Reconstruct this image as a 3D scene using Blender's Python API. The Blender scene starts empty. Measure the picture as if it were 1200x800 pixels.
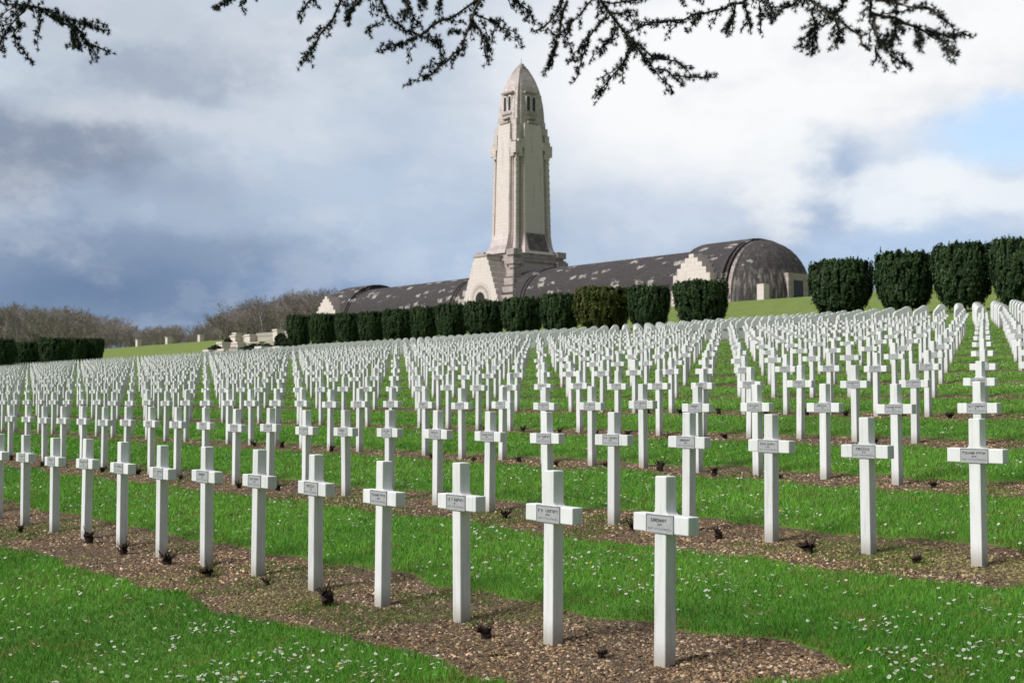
import bpy, bmesh, math, random
import numpy as np
from mathutils import Vector, Matrix, Euler

random.seed(7)
rng = np.random.default_rng(11)
S = bpy.context.scene
COL = S.collection
PI = math.pi

# ------------------------------------------------------------------ frame of the site
# A runs along the rows of graves (to the left and away), N points up the slope, across the rows
ANG = 0.6924
A = np.array([-math.sin(ANG), math.cos(ANG)])
N = np.array([math.cos(ANG), math.sin(ANG)])
ROT = math.atan2(-A[1], -A[0])          # local x = -A (right along a row), local y = N (up the slope)
F_PX, PITCH, CAM_Z = 1506.8, 0.0443, 1.87
U0, V0, DU, DV = 2.99, 5.022, 0.8897, 3.073
NROW = 15

def uv(u, v): return u * A[0] + v * N[0], u * A[1] + v * N[1]
def to_uv(x, y): return x * A[0] + y * A[1], x * N[0] + y * N[1]

def smooth(a, b, x):
    t = np.clip((np.asarray(x, float) - a) / (b - a), 0, 1)
    return t * t * (3 - 2 * t)

def hash2(i, j, s):
    h = (i.astype(np.int64) * 374761393 + j.astype(np.int64) * 668265263 + s * 1442695041) & 0xffffffff
    h = ((h ^ (h >> 13)) * 1274126177) & 0xffffffff
    return ((h ^ (h >> 16)) & 0xffff) / 65535.0

def vnoise(x, y, s=0):
    x = np.asarray(x, float); y = np.asarray(y, float)
    i = np.floor(x); j = np.floor(y); a = x - i; b = y - j
    a = a * a * (3 - 2 * a); b = b * b * (3 - 2 * b)
    return (hash2(i, j, s) * (1 - a) * (1 - b) + hash2(i + 1, j, s) * a * (1 - b)
            + hash2(i, j + 1, s) * (1 - a) * b + hash2(i + 1, j + 1, s) * a * b)

def fbm(x, y, s=0, o=4):
    r = 0; a = 0.5; f = 1.0; t = 0
    for k in range(o):
        r = r + a * vnoise(np.asarray(x) * f + 13.7 * k, np.asarray(y) * f - 7.1 * k, s + k); t += a; a *= 0.5; f *= 2.03
    return r / t

VK = np.array([-400, -60, -10, 78, 82, 104, 137, 141, 240, 600, 2500.])
def slope(v):
    v = np.asarray(v, float)
    j = (v - V0) / DV
    g = 0.4624 + 0.2827 * j + 0.0007 * j * j
    far = np.interp(v, [78, 84, 104, 134, 138, 250, 700, 2600], [7.75, 8.3, 11.5, 15.0, 15.2, 15.3, 14.0, -10])
    near = np.interp(v, [-600, -30, 0], [-12, -2.4, 0.02])
    out = np.where(v < 76, g, far)
    w = smooth(74, 80, v)
    out = np.where((v >= 74) & (v <= 80), (1 - w) * g + w * np.interp(v, [74, 80], [7.3, 7.9]), out)
    return np.where(v < 0, near, out)

def bed_mask(u, v):
    """1 inside the planting bed along each row of graves"""
    u = np.asarray(u, float); v = np.asarray(v, float)
    j = np.floor((v - V0) / DV + 0.5)
    d = v - (V0 + j * DV) + 0.04
    e = 0.18 * (fbm(u * 1.1, j * 9.3, 3, 4) - 0.5) * 2 + 0.12 * (vnoise(u * 5, v * 5, 9) - .5)
    half = np.where(d < 0, 0.76, 0.66) * np.where(j < 1, .97, np.where(j < 2, .80, .62)) + e * np.where(j < 2, 1.0, 1.5) + 0.05 * np.sin(j * 2.2)
    m = smooth(0.06, -0.06, np.abs(d) - half)
    ok = (j >= 0) & (v < 59.5)
    end = smooth(4.0, 4.35, u + 0.35 * (v - 5.0) * (v < 6.2) + 0.5 * (fbm(v * 2.0, u * 2, 21, 3) - .5))
    return np.where(ok, m, 0) * end

def ground(u, v):
    u = np.asarray(u, float); v = np.asarray(v, float)
    z = slope(v)
    near = smooth(40, 20, v)
    b = bed_mask(u, v)
    z = z + near * (0.035 * (fbm(u * 0.9, v * 0.9, 31, 3) - 0.5) + 0.018 * (fbm(u * 5, v * 5, 37, 2) - 0.5) * (0.4 + b) + 0.022 * (1 - b) - 0.004)
    return z
def gz(u, v): return float(ground(np.array([u]), np.array([v]))[0])
def to_px(X, Y, Z):
    X = np.asarray(X, float); Y = np.asarray(Y, float); z = np.asarray(Z, float) - CAM_Z
    c, s = math.cos(PITCH), math.sin(PITCH)
    yy = z * c - Y * s; zz = z * s + Y * c
    return 600 + F_PX * X / zz, 400 - F_PX * yy / zz, zz

# ------------------------------------------------------------------ material helpers
def lin(r, g, b):
    f = lambda c: (c / 255 / 12.92) if c / 255 <= 0.04045 else ((c / 255 + 0.055) / 1.055) ** 2.4
    return (f(r), f(g), f(b), 1)

class NT:
    def __init__(self, tree):
        self.t = tree; self.n = tree.nodes; self.l = tree.links
    def node(self, typ, **kw):
        n = self.n.new(typ)
        for k, v in kw.items():
            if k.startswith('i_'):
                key = k[2:]; key = int(key) if key.isdigit() else key.replace('_', ' ')
                self.put(n.inputs[key], v)
            else: setattr(n, k, v)
        return n
    def put(self, sock, v):
        if hasattr(v, 'is_linked') or hasattr(v, 'links'): self.l.new(v, sock)
        else: sock.default_value = v
    def math(self, op, a, b=None, c=None, clamp=False):
        n = self.n.new('ShaderNodeMath'); n.operation = op; n.use_clamp = clamp
        self.put(n.inputs[0], a)
        if b is not None: self.put(n.inputs[1], b)
        if c is not None: self.put(n.inputs[2], c)
        return n.outputs[0]
    def vmath(self, op, a, b=None):
        n = self.n.new('ShaderNodeVectorMath'); n.operation = op
        self.put(n.inputs[0], a)
        if b is not None: self.put(n.inputs[1], b)
        return n.outputs['Value'] if op in ('LENGTH', 'DOT_PRODUCT') else n.outputs[0]
    def mix(self, f, a, b, mode='MIX'):
        n = self.n.new('ShaderNodeMix'); n.data_type = 'RGBA'; n.blend_type = mode
        self.put(n.inputs[0], f); self.put(n.inputs[6], a); self.put(n.inputs[7], b)
        return n.outputs[2]
    def ramp(self, f, stops, interp='LINEAR'):
        n = self.n.new('ShaderNodeValToRGB'); self.put(n.inputs[0], f)
        cr = n.color_ramp; cr.interpolation = interp
        while len(cr.elements) < len(stops): cr.elements.new(0.5)
        for e, (p, c) in zip(cr.elements, stops):
            e.position = p; e.color = c if len(c) == 4 else (*c, 1)
        return n.outputs[0]
    def rng(self, v, a, b, c=0.0, d=1.0, kind='SMOOTHSTEP'):
        n = self.n.new('ShaderNodeMapRange'); n.interpolation_type = kind; n.clamp = True if kind == 'LINEAR' else n.clamp
        for i, x in enumerate((v, a, b, c, d)): self.put(n.inputs[i], x)
        return n.outputs[0]
    def noise(self, vec, scale, detail=4, rough=0.5, out=0, dist=0.0):
        n = self.n.new('ShaderNodeTexNoise'); self.put(n.inputs['Vector'], vec)
        n.inputs['Scale'].default_value = scale; n.inputs['Detail'].default_value = detail
        n.inputs['Roughness'].default_value = rough; n.inputs['Distortion'].default_value = dist
        return n.outputs[out]

def material(name, rough=0.8, spec=0.2):
    m = bpy.data.materials.new(name); m.use_nodes = True
    nt = NT(m.node_tree); p = m.node_tree.nodes['Principled BSDF']
    p.inputs['Roughness'].default_value = rough
    p.inputs['Specular IOR Level'].default_value = spec
    return m, nt, p

def bump(nt, p, h, strength=0.4, dist=0.02):
    b = nt.node('ShaderNodeBump'); b.inputs['Strength'].default_value = strength; b.inputs['Distance'].default_value = dist
    nt.l.new(h, b.inputs['Height']); nt.l.new(b.outputs[0], p.inputs['Normal'])

def simple(name, ca, cb, scale=8.0, rough=0.8, spec=0.2, bmp=0.0, bdist=0.01, coord='Object', detail=5):
    m, nt, p = material(name, rough, spec)
    tc = nt.node('ShaderNodeTexCoord').outputs[coord]
    n = nt.noise(tc, scale, detail, 0.6)
    nt.l.new(nt.ramp(n, [(0.3, ca), (0.7, cb)]), p.inputs['Base Color'])
    if bmp: bump(nt, p, n, bmp, bdist)
    return m

def attr_mat(name, attr='tint', rough=0.8, spec=0.15, trans=0.0):
    """colour straight from a per-face colour attribute, with light passing through thin leaves"""
    m, nt, p = material(name, rough, spec)
    a = nt.node('ShaderNodeAttribute', attribute_name=attr).outputs['Color']
    nt.l.new(a, p.inputs['Base Color'])
    if trans:
        out = m.node_tree.nodes['Material Output']
        tr = nt.node('ShaderNodeBsdfTranslucent'); nt.l.new(a, tr.inputs[0])
        mx = nt.node('ShaderNodeMixShader'); mx.inputs[0].default_value = trans
        nt.l.new(p.outputs[0], mx.inputs[1]); nt.l.new(tr.outputs[0], mx.inputs[2]); nt.l.new(mx.outputs[0], out.inputs[0])
    return m

# ---- white painted concrete of the graves
def mat_white():
    m, nt, p = material('white_concrete', 0.75, 0.25)
    geo = nt.node('ShaderNodeNewGeometry')
    oi = nt.node('ShaderNodeObjectInfo')
    pos = geo.outputs['Position']
    n1 = nt.noise(pos, 3.0, 5, 0.6); n2 = nt.noise(pos, 60.0, 3, 0.6)
    st = nt.node('ShaderNodeMapping'); nt.l.new(pos, st.inputs[0]); st.inputs['Scale'].default_value = (30, 30, 2.5)
    n3 = nt.noise(st.outputs[0], 1.0, 4, 0.65)
    base = nt.mix(nt.rng(n1, 0.35, 0.75), (0.83, 0.835, 0.85, 1), (0.75, 0.755, 0.765, 1))
    base = nt.mix(nt.math('MULTIPLY', nt.rng(n3, 0.48, 0.76), 0.42), base, (0.42, 0.42, 0.39, 1))
    base = nt.mix(nt.math('MULTIPLY', nt.rng(n2, 0.60, 0.8), 0.35), base, (0.5, 0.5, 0.47, 1))
    v = nt.math('MULTIPLY_ADD', oi.outputs['Random'], 0.12, 0.90)
    hsv = nt.node('ShaderNodeHueSaturation'); nt.l.new(v, hsv.inputs['Value']); nt.l.new(base, hsv.inputs['Color'])
    # splashed soil just above the ground
    tc = nt.node('ShaderNodeTexCoord').outputs['Object']
    sep = nt.node('ShaderNodeSeparateXYZ'); nt.l.new(tc, sep.inputs[0])
    low = nt.math('MULTIPLY', nt.rng(nt.math('ADD', sep.outputs[2], nt.math('MULTIPLY', n2, 0.06)), 0.20, 0.02), 0.75)
    nt.l.new(nt.mix(low, hsv.outputs[0], (0.33, 0.30, 0.24, 1)), p.inputs['Base Color'])
    bump(nt, p, n2, 0.12, 0.003)
    return m
M_WHITE = mat_white()
M_PLAQUE = simple('plaque_metal', (0.36, 0.37, 0.39), (0.46, 0.47, 0.49), 40, 0.5, 0.4, coord='Object')
M_FRAME = simple('plaque_edge', (0.26, 0.265, 0.28), (0.33, 0.335, 0.35), 40, 0.5, 0.4)
M_INK = simple('plaque_ink', (0.045, 0.045, 0.05), (0.07, 0.07, 0.08), 30, 0.6)

def mat_ground():
    m, nt, p = material('grass_and_soil', 0.95, 0.1)
    pos = nt.node('ShaderNodeNewGeometry').outputs['Position']
    bed = nt.node('ShaderNodeAttribute', attribute_name='bed').outputs['Fac']
    n1 = nt.noise(pos, 0.35, 5, 0.6); n2 = nt.noise(pos, 6.0, 6, 0.7); n3 = nt.noise(pos, 45.0, 4, 0.7); n4 = nt.noise(pos, 1.6, 5, 0.65)
    g = nt.ramp(n2, [(0.25, (0.08, 0.20, 0.026)), (0.5, (0.14, 0.30, 0.045)), (0.78, (0.22, 0.38, 0.08))])
    g = nt.mix(nt.rng(n1, 0.42, 0.72, 0, 0.55), g, (0.16, 0.23, 0.06, 1))
    g = nt.mix(nt.rng(n4, 0.58, 0.78, 0, 0.4), g, (0.16, 0.17, 0.06, 1))
    g = nt.mix(nt.rng(n3, 0.3, 0.7, 0, 0.35), g, (0.02, 0.05, 0.008, 1))
    rough = nt.node('ShaderNodeAttribute', attribute_name='rough').outputs['Fac']
    olive = nt.ramp(nt.noise(pos, 0.9, 6, .7), [(0.3, (0.12, 0.175, 0.035)), (0.5, (0.19, 0.23, 0.065)), (0.72, (0.27, 0.28, 0.105))])
    g = nt.mix(nt.math('MULTIPLY', rough, .8), g, olive)
    s = nt.ramp(n3, [(0.28, (0.06, 0.040, 0.026)), (0.48, (0.19, 0.135, 0.088)), (0.62, (0.31, 0.23, 0.16)), (0.80, (0.45, 0.36, 0.27))])
    vo = nt.node('ShaderNodeTexVoronoi'); nt.l.new(pos, vo.inputs['Vector']); vo.inputs['Scale'].default_value = 95.0
    vc = nt.node('ShaderNodeSeparateColor'); nt.l.new(vo.outputs['Color'], vc.inputs[0])
    peb = nt.ramp(vc.outputs[0], [(0.0, (0.05, 0.034, 0.024)), (0.35, (0.16, 0.11, 0.072)), (0.65, (0.28, 0.20, 0.14)), (1.0, (0.50, 0.40, 0.30))])
    peb = nt.mix(nt.rng(vo.outputs['Distance'], 0.25, 0.55, 0, 0.8), peb, (0.035, 0.024, 0.018, 1))
    s = nt.mix(0.72, s, peb)
    s = nt.mix(nt.rng(n2, 0.5, 0.75, 0, 0.6), s, (0.12, 0.072, 0.042, 1))
    s = nt.mix(nt.rng(n4, 0.56, 0.72, 0, 0.5), s, (0.085, 0.085, 0.025, 1))      # moss
    k = nt.rng(nt.math('ADD', bed, nt.math('MULTIPLY', nt.math('SUBTRACT', n2, 0.5), 0.9)), 0.32, 0.62)
    nt.l.new(nt.mix(k, g, s), p.inputs['Base Color'])
    bump(nt, p, nt.math('ADD', n3, nt.math('MULTIPLY', n2, 1.5)), 0.9, 0.03)
    return m
M_GROUND = mat_ground()

def mat_stone(name, ca, cb, dirt=0.5, course=0.55, wide=1.3, joint=0.68):
    m, nt, p = material(name, 0.88, 0.15)
    tc = nt.node('ShaderNodeTexCoord').outputs['Object']
    sep = nt.node('ShaderNodeSeparateXYZ'); nt.l.new(tc, sep.inputs[0])
    comb = nt.node('ShaderNodeCombineXYZ')
    nt.l.new(nt.math('ADD', sep.outputs[0], nt.math('MULTIPLY', sep.outputs[1], 1.0)), comb.inputs[0]); nt.l.new(sep.outputs[2], comb.inputs[1])
    br = nt.node('ShaderNodeTexBrick'); nt.l.new(comb.outputs[0], br.inputs['Vector'])
    br.inputs['Color1'].default_value = (*ca, 1); br.inputs['Color2'].default_value = (*cb, 1)
    br.inputs['Mortar'].default_value = tuple(c * joint for c in ca) + (1,)
    br.inputs['Scale'].default_value = 1.0; br.inputs['Mortar Size'].default_value = 0.03; br.inputs['Mortar Smooth'].default_value = 0.4
    br.inputs['Brick Width'].default_value = wide; br.inputs['Row Height'].default_value = course
    n1 = nt.noise(tc, 0.35, 6, 0.65); n2 = nt.noise(tc, 2.5, 5, 0.65)
    mp = nt.node('ShaderNodeMapping'); nt.l.new(tc, mp.inputs[0]); mp.inputs['Scale'].default_value = (1.6, 1.6, 0.16)
    n3 = nt.noise(mp.outputs[0], 1.0, 5, 0.6)
    c = nt.mix(nt.rng(n2, 0.4, 0.7, 0, 0.35), br.outputs[0], tuple(x * 0.74 for x in cb) + (1,))
    c = nt.mix(nt.math('MULTIPLY', nt.rng(n3, 0.55, 0.78), dirt * 0.7), c, (0.12, 0.11, 0.105, 1))
    nz = nt.node('ShaderNodeSeparateXYZ'); nt.l.new(nt.node('ShaderNodeNewGeometry').outputs['Normal'], nz.inputs[0])
    led = nt.math('MULTIPLY', nt.rng(nz.outputs[2], 0.25, 0.85), nt.rng(n2, 0.3, 0.6, 0.35, 1.0))
    c = nt.mix(nt.math('MULTIPLY', led, min(1, dirt * 1.6)), c, (0.055, 0.052, 0.052, 1))   # dark weathering on ledges
    nt.l.new(c, p.inputs['Base Color'])
    bump(nt, p, nt.math('ADD', br.outputs['Fac'], nt.math('MULTIPLY', n2, -0.5)), 0.35, 0.06)
    return m
M_STONE = mat_stone('pale_limestone', (0.76, 0.66, 0.65), (0.67, 0.58, 0.57), 0.65)
M_STONE_CLEAN = mat_stone('cleaned_limestone', (0.80, 0.70, 0.69), (0.765, 0.665, 0.655), 0.4, 0.6, 1.6, .85)
M_HEAD = mat_stone('coursed_limestone', (0.75, 0.64, 0.64), (0.55, 0.468, 0.468), 0.6, 0.5, 0.95, .5)
M_STONE_DARK = mat_stone('weathered_limestone', (0.58, 0.49, 0.485), (0.44, 0.372, 0.37), .8, 0.6, 1.2)
M_STONE_BLACK = mat_stone('blackened_stone', (0.20, 0.175, 0.17), (0.10, 0.09, 0.09), 0.9, 0.5, 1.0)
M_WALLSTONE = mat_stone('terrace_stone', (0.56, 0.51, 0.46), (0.46, 0.42, 0.38), 0.5, 0.4, 0.9)

def mat_roof(name, patches=True, streak=0.0):
    m, nt, p = material(name, 0.85, 0.2)
    tc = nt.node('ShaderNodeTexCoord').outputs['Object']
    n1 = nt.noise(tc, 0.5, 6, 0.65); n2 = nt.noise(tc, 4.0, 5, 0.65)
    c = nt.ramp(n2, [(0.3, (0.038, 0.034, 0.037)), (0.55, (0.068, 0.060, 0.063)), (0.8, (0.11, 0.098, 0.098))])
    c = nt.mix(nt.rng(n1, 0.5, 0.75, 0, 0.5), c, (0.10, 0.087, 0.085, 1))
    if patches:
        # pale lichen on single slabs of the covering
        mp = nt.node('ShaderNodeMapping'); nt.l.new(tc, mp.inputs[0]); mp.inputs['Scale'].default_value = (0.55, 0.75, 1.0)
        mp.inputs['Rotation'].default_value = (0, 0.25, 0)
        vo = nt.node('ShaderNodeTexVoronoi'); vo.distance = 'CHEBYCHEV'; nt.l.new(mp.outputs[0], vo.inputs['Vector'])
        vo.inputs['Scale'].default_value = 0.75; vo.inputs['Randomness'].default_value = 0.55
        sr = nt.node('ShaderNodeSeparateColor'); nt.l.new(vo.outputs['Color'], sr.inputs[0])
        k = nt.math('MULTIPLY', nt.rng(nt.math('ADD', vo.outputs['Distance'], nt.math('MULTIPLY', nt.math('SUBTRACT', nt.noise(tc, 1.3, 5, .7), .5), 1.1)), 0.34, 0.14), nt.rng(sr.outputs[0], 0.50, 0.62))
        k = nt.math('MULTIPLY', k, nt.rng(n2, 0.36, 0.52, 0.1, 1.0))
        c = nt.mix(nt.math('MULTIPLY', k, 0.85), c, (0.50, 0.46, 0.43, 1))
    if streak:
        mp = nt.node('ShaderNodeMapping'); nt.l.new(tc, mp.inputs[0]); mp.inputs['Scale'].default_value = (2.2, 2.2, 0.2)
        n3 = nt.noise(mp.outputs[0], 1.0, 5, 0.65)
        sep = nt.node('ShaderNodeSeparateXYZ'); nt.l.new(tc, sep.inputs[0])
        lo = nt.rng(sep.outputs[2], 5.2, 4.0, 0.25, 1.0)
        c = nt.mix(nt.math('MULTIPLY', nt.math('MULTIPLY', nt.rng(n3, 0.42, 0.7), lo), streak), c, (0.30, 0.265, 0.25, 1))
        sp = nt.noise(tc, 0.8, 3, 0.5)
        c = nt.mix(nt.rng(sp, 0.66, 0.70, 0, 0.7), c, (0.42, 0.39, 0.38, 1))
    nt.l.new(c, p.inputs['Base Color'])
    br = nt.node('ShaderNodeTexWave'); br.wave_type = 'BANDS'; br.bands_direction = 'Z'; nt.l.new(tc, br.inputs['Vector']); br.inputs['Scale'].default_value = 0.9
    bump(nt, p, nt.math('ADD', nt.math('MULTIPLY', br.outputs['Fac'], 0.4), n2), 0.5, 0.08)
    return m
M_ROOF = mat_roof('dark_roof_slabs')
M_APSE = mat_roof('dark_apse_slabs', False, 0.85)
M_GLASS = simple('dark_glass', (0.02, 0.024, 0.03), (0.035, 0.04, 0.05), 3, 0.25, 0.5)
M_DOOR = simple('dark_doorway', (0.03, 0.025, 0.022), (0.05, 0.04, 0.035), 3, 0.7)
M_BRONZE = simple('dark_bronze', (0.03, 0.03, 0.028), (0.06, 0.06, 0.055), 6, 0.5)

M_LEAF = attr_mat('yew_leaf', rough=0.75, spec=0.12, trans=0.12)
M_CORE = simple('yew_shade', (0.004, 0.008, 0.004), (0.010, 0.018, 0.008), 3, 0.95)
M_BARK = simple('bark', (0.05, 0.038, 0.03), (0.11, 0.09, 0.075), 12, 0.9, bmp=0.5)
M_TWIG = attr_mat('bare_twigs', rough=0.9, spec=0.1)
M_BLADE = attr_mat('grass_blade', rough=0.55, spec=0.22, trans=0.25)
M_DAISY = attr_mat('daisy_petal', rough=0.7, spec=0.2, trans=0.2)
M_CHIP = attr_mat('bark_chip', rough=0.9, spec=0.1)
M_NEEDLE = attr_mat('cedar_needle', rough=0.6, spec=0.2, trans=0.15)
M_STUMP = simple('cut_rose_wood', (0.018, 0.012, 0.010), (0.055, 0.036, 0.028), 30, 0.9, bmp=0.4)

# ------------------------------------------------------------------ mesh helpers
class MB:
    def __init__(self): self.v = []; self.f = []; self.m = []
    def add(self, vs, fs, mi=0):
        o = len(self.v); self.v += [tuple(map(float, p)) for p in vs]
        self.f += [tuple(i + o for i in f) for f in fs]; self.m += [mi] * len(fs)
    def box(self, x0, x1, y0, y1, z0, z1, mi=0):
        vs = [(x0, y0, z0), (x1, y0, z0), (x1, y1, z0), (x0, y1, z0), (x0, y0, z1), (x1, y0, z1), (x1, y1, z1), (x0, y1, z1)]
        self.add(vs, [(3, 2, 1, 0), (4, 5, 6, 7), (0, 1, 5, 4), (1, 2, 6, 5), (2, 3, 7, 6), (3, 0, 4, 7)], mi)
    def loft(self, rings, mi=0, caps=True):
        n = len(rings[0]); vs = [p for r in rings for p in r]; fs = []
        for k in range(len(rings) - 1):
            for i in range(n):
                a, b = k * n + i, k * n + (i + 1) % n
                fs.append((a, b, b + n, a + n))
        if caps:
            fs.append(tuple(range(n))[::-1]); fs.append(tuple((len(rings) - 1) * n + i for i in range(n)))
        self.add(vs, fs, mi)
    def prism_y(self, pts, y0, y1, mi=0):
        """outline in x,z (counter-clockwise seen from -y) pushed from y0 to y1"""
        n = len(pts); vs = [(x, y0, z) for x, z in pts] + [(x, y1, z) for x, z in pts]
        fs = [tuple(range(n)), tuple(range(2 * n - 1, n - 1, -1))]
        for i in range(n): fs.append((i, i + n, (i + 1) % n + n, (i + 1) % n))
        self.add(vs, fs, mi)
    def prism_x(self, pts, x0, x1, mi=0):
        n = len(pts); vs = [(x0, y, z) for y, z in pts] + [(x1, y, z) for y, z in pts]
        fs = [tuple(range(n)), tuple(range(2 * n - 1, n - 1, -1))]
        for i in range(n): fs.append((i, i + n, (i + 1) % n + n, (i + 1) % n))
        self.add(vs, fs, mi)
    def tube(self, pts, rad, k=6, mi=0):
        rings = []
        for i, p in enumerate(pts):
            p = Vector(p); a = Vector(pts[max(i - 1, 0)]); b = Vector(pts[min(i + 1, len(pts) - 1)])
            d = (b - a).normalized(); s = d.orthogonal().normalized(); t = d.cross(s)
            rings.append([tuple(p + (s * math.cos(q) + t * math.sin(q)) * rad[i]) for q in [2 * PI * h / k for h in range(k)]])
        self.loft(rings, mi)
    def mesh(self, name, mats, bevel=0, seg=2, smoothed=False):
        me = bpy.data.meshes.new(name); me.from_pydata(self.v, [], self.f)
        for i, m in enumerate(mats): me.materials.append(m)
        me.polygons.foreach_set('material_index', self.m)
        bm = bmesh.new(); bm.from_mesh(me)
        bmesh.ops.recalc_face_normals(bm, faces=bm.faces)
        if bevel:
            es = [e for e in bm.edges if len(e.link_faces) == 2 and e.calc_face_angle(0) > 0.5]
            bmesh.ops.bevel(bm, geom=es, offset=bevel, segments=seg, affect='EDGES', profile=0.5, clamp_overlap=True)
        bm.to_mesh(me); bm.free()
        if smoothed: me.polygons.foreach_set('use_smooth', [True] * len(me.polygons))
        return me

def link(name, me, parent=None, loc=(0, 0, 0), rz=0.0):
    o = bpy.data.objects.new(name, me); COL.objects.link(o)
    o.location = loc; o.rotation_euler = (0, 0, rz)
    if parent is not None: o.parent = parent
    return o
def obj(name, mb, mats, parent=None, loc=(0, 0, 0), rz=0.0, **kw):
    if not isinstance(mats, (list, tuple)): mats = [mats]
    return link(name, mb.mesh(name, mats, **kw), parent, loc, rz)
def tag(o, label=None, cat=None, group=None, kind=None):
    if label: o['label'] = label
    if cat: o['category'] = cat
    if group: o['group'] = group
    if kind: o['kind'] = kind
    return o
def empty(name, loc, rz=0.0):
    o = link(name, None, None, loc, rz); o.empty_display_size = 0.3; return o

def big_mesh(name, verts, faces_flat, per, mat, tint=None, extra=None):
    """verts (n,3) array, faces flat with `per` corners each, tint (n_faces,3) colours stored per corner"""
    me = bpy.data.meshes.new(name)
    nf = len(faces_flat) // per
    me.vertices.add(len(verts)); me.vertices.foreach_set('co', np.asarray(verts, np.float32).ravel())
    me.loops.add(len(faces_flat)); me.loops.foreach_set('vertex_index', np.asarray(faces_flat, np.int32))
    me.polygons.add(nf)
    me.polygons.foreach_set('loop_start', np.arange(0, nf * per, per, dtype=np.int32))
    try: me.polygons.foreach_set('loop_total', np.full(nf, per, np.int32))
    except Exception: pass
    if tint is not None:
        a = me.color_attributes.new('tint', 'FLOAT_COLOR', 'CORNER')
        c = np.ones((nf * per, 4), np.float32); c[:, :3] = np.repeat(np.asarray(tint, np.float32), per, axis=0) if len(tint) == nf else tint
        a.data.foreach_set('color', c.ravel())
    me.materials.append(mat); me.update(calc_edges=True)
    return me

ORD1 = ['', 'first', 'second', 'third', 'fourth', 'fifth', 'sixth', 'seventh', 'eighth', 'ninth', 'tenth', 'eleventh', 'twelfth', 'thirteenth',
        'fourteenth', 'fifteenth', 'sixteenth', 'seventeenth', 'eighteenth', 'nineteenth']
TENS = ['', '', 'twent', 'thirt', 'fort', 'fift', 'sixt', 'sevent', 'eight', 'ninet']
def ordinal(n):
    if n < 20: return ORD1[n]
    if n >= 100: return 'one hundred and ' + (ordinal(n - 100) if n > 100 else 'zeroth') if n > 100 else 'hundredth'
    t, u = divmod(n, 10)
    return TENS[t] + ('ieth' if u == 0 else 'y-' + ORD1[u])

# ------------------------------------------------------------------ ground
def build_ground():
    us = np.concatenate([np.arange(-1500, -60, 120), np.arange(-60, -4, 4.0), np.arange(-4, 30, 0.08), np.arange(30, 60, 0.25),
                         np.arange(60, 180, 1.0), np.arange(180, 400, 6), np.arange(400, 3200, 100)])
    vs = np.concatenate([np.arange(-900, -30, 60), np.arange(-30, -2, 2.0), np.arange(-2, 15, 0.06), np.arange(15, 75, 0.15),
                         np.arange(75, 142, 0.8), np.arange(142, 300, 6), np.arange(300, 2600, 80)])
    U, V = np.meshgrid(us, vs); Z = ground(U, V); B = bed_mask(U, V)
    X, Y = uv(U, V)
    # undulation of the open slopes and the wooded hill behind
    Z = Z + smooth(78, 90, V) * 0.35 * (fbm(U * 0.05, V * 0.08, 5, 3) - .5) * smooth(142, 130, V)
    n, m = len(vs), len(us)
    idx = np.arange(n * m).reshape(n, m)
    q = np.stack([idx[:-1, :-1], idx[:-1, 1:], idx[1:, 1:], idx[1:, :-1]], -1).reshape(-1, 4)[:, ::-1]
    me = big_mesh('ground', np.stack([X, Y, Z], -1).reshape(-1, 3), q.ravel(), 4, M_GROUND)
    a = me.attributes.new('rough', 'FLOAT', 'POINT'); a.data.foreach_set('value', smooth(60, 76, V).ravel().astype(np.float32))
    a = me.attributes.new('bed', 'FLOAT', 'POINT'); a.data.foreach_set('value', B.ravel().astype(np.float32))
    me.polygons.foreach_set('use_smooth', np.ones(len(me.polygons), bool))
    tag(link('ground', me), kind='structure')
build_ground()

# ------------------------------------------------------------------ grass blades, daisies, mulch
def wedge(n, y0, y1, power=1.0, margin=2.0):
    """random ground points inside what the camera region can see, thinning out with distance"""
    t = rng.random(n)
    if power == 1.0: Y = y0 * (y1 / y0) ** t
    else: Y = (y0 ** (1 - power) + t * (y1 ** (1 - power) - y0 ** (1 - power))) ** (1 / (1 - power))
    X = (rng.random(n) * 2 - 1) * (0.42 * Y + margin)
    return X, Y

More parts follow.
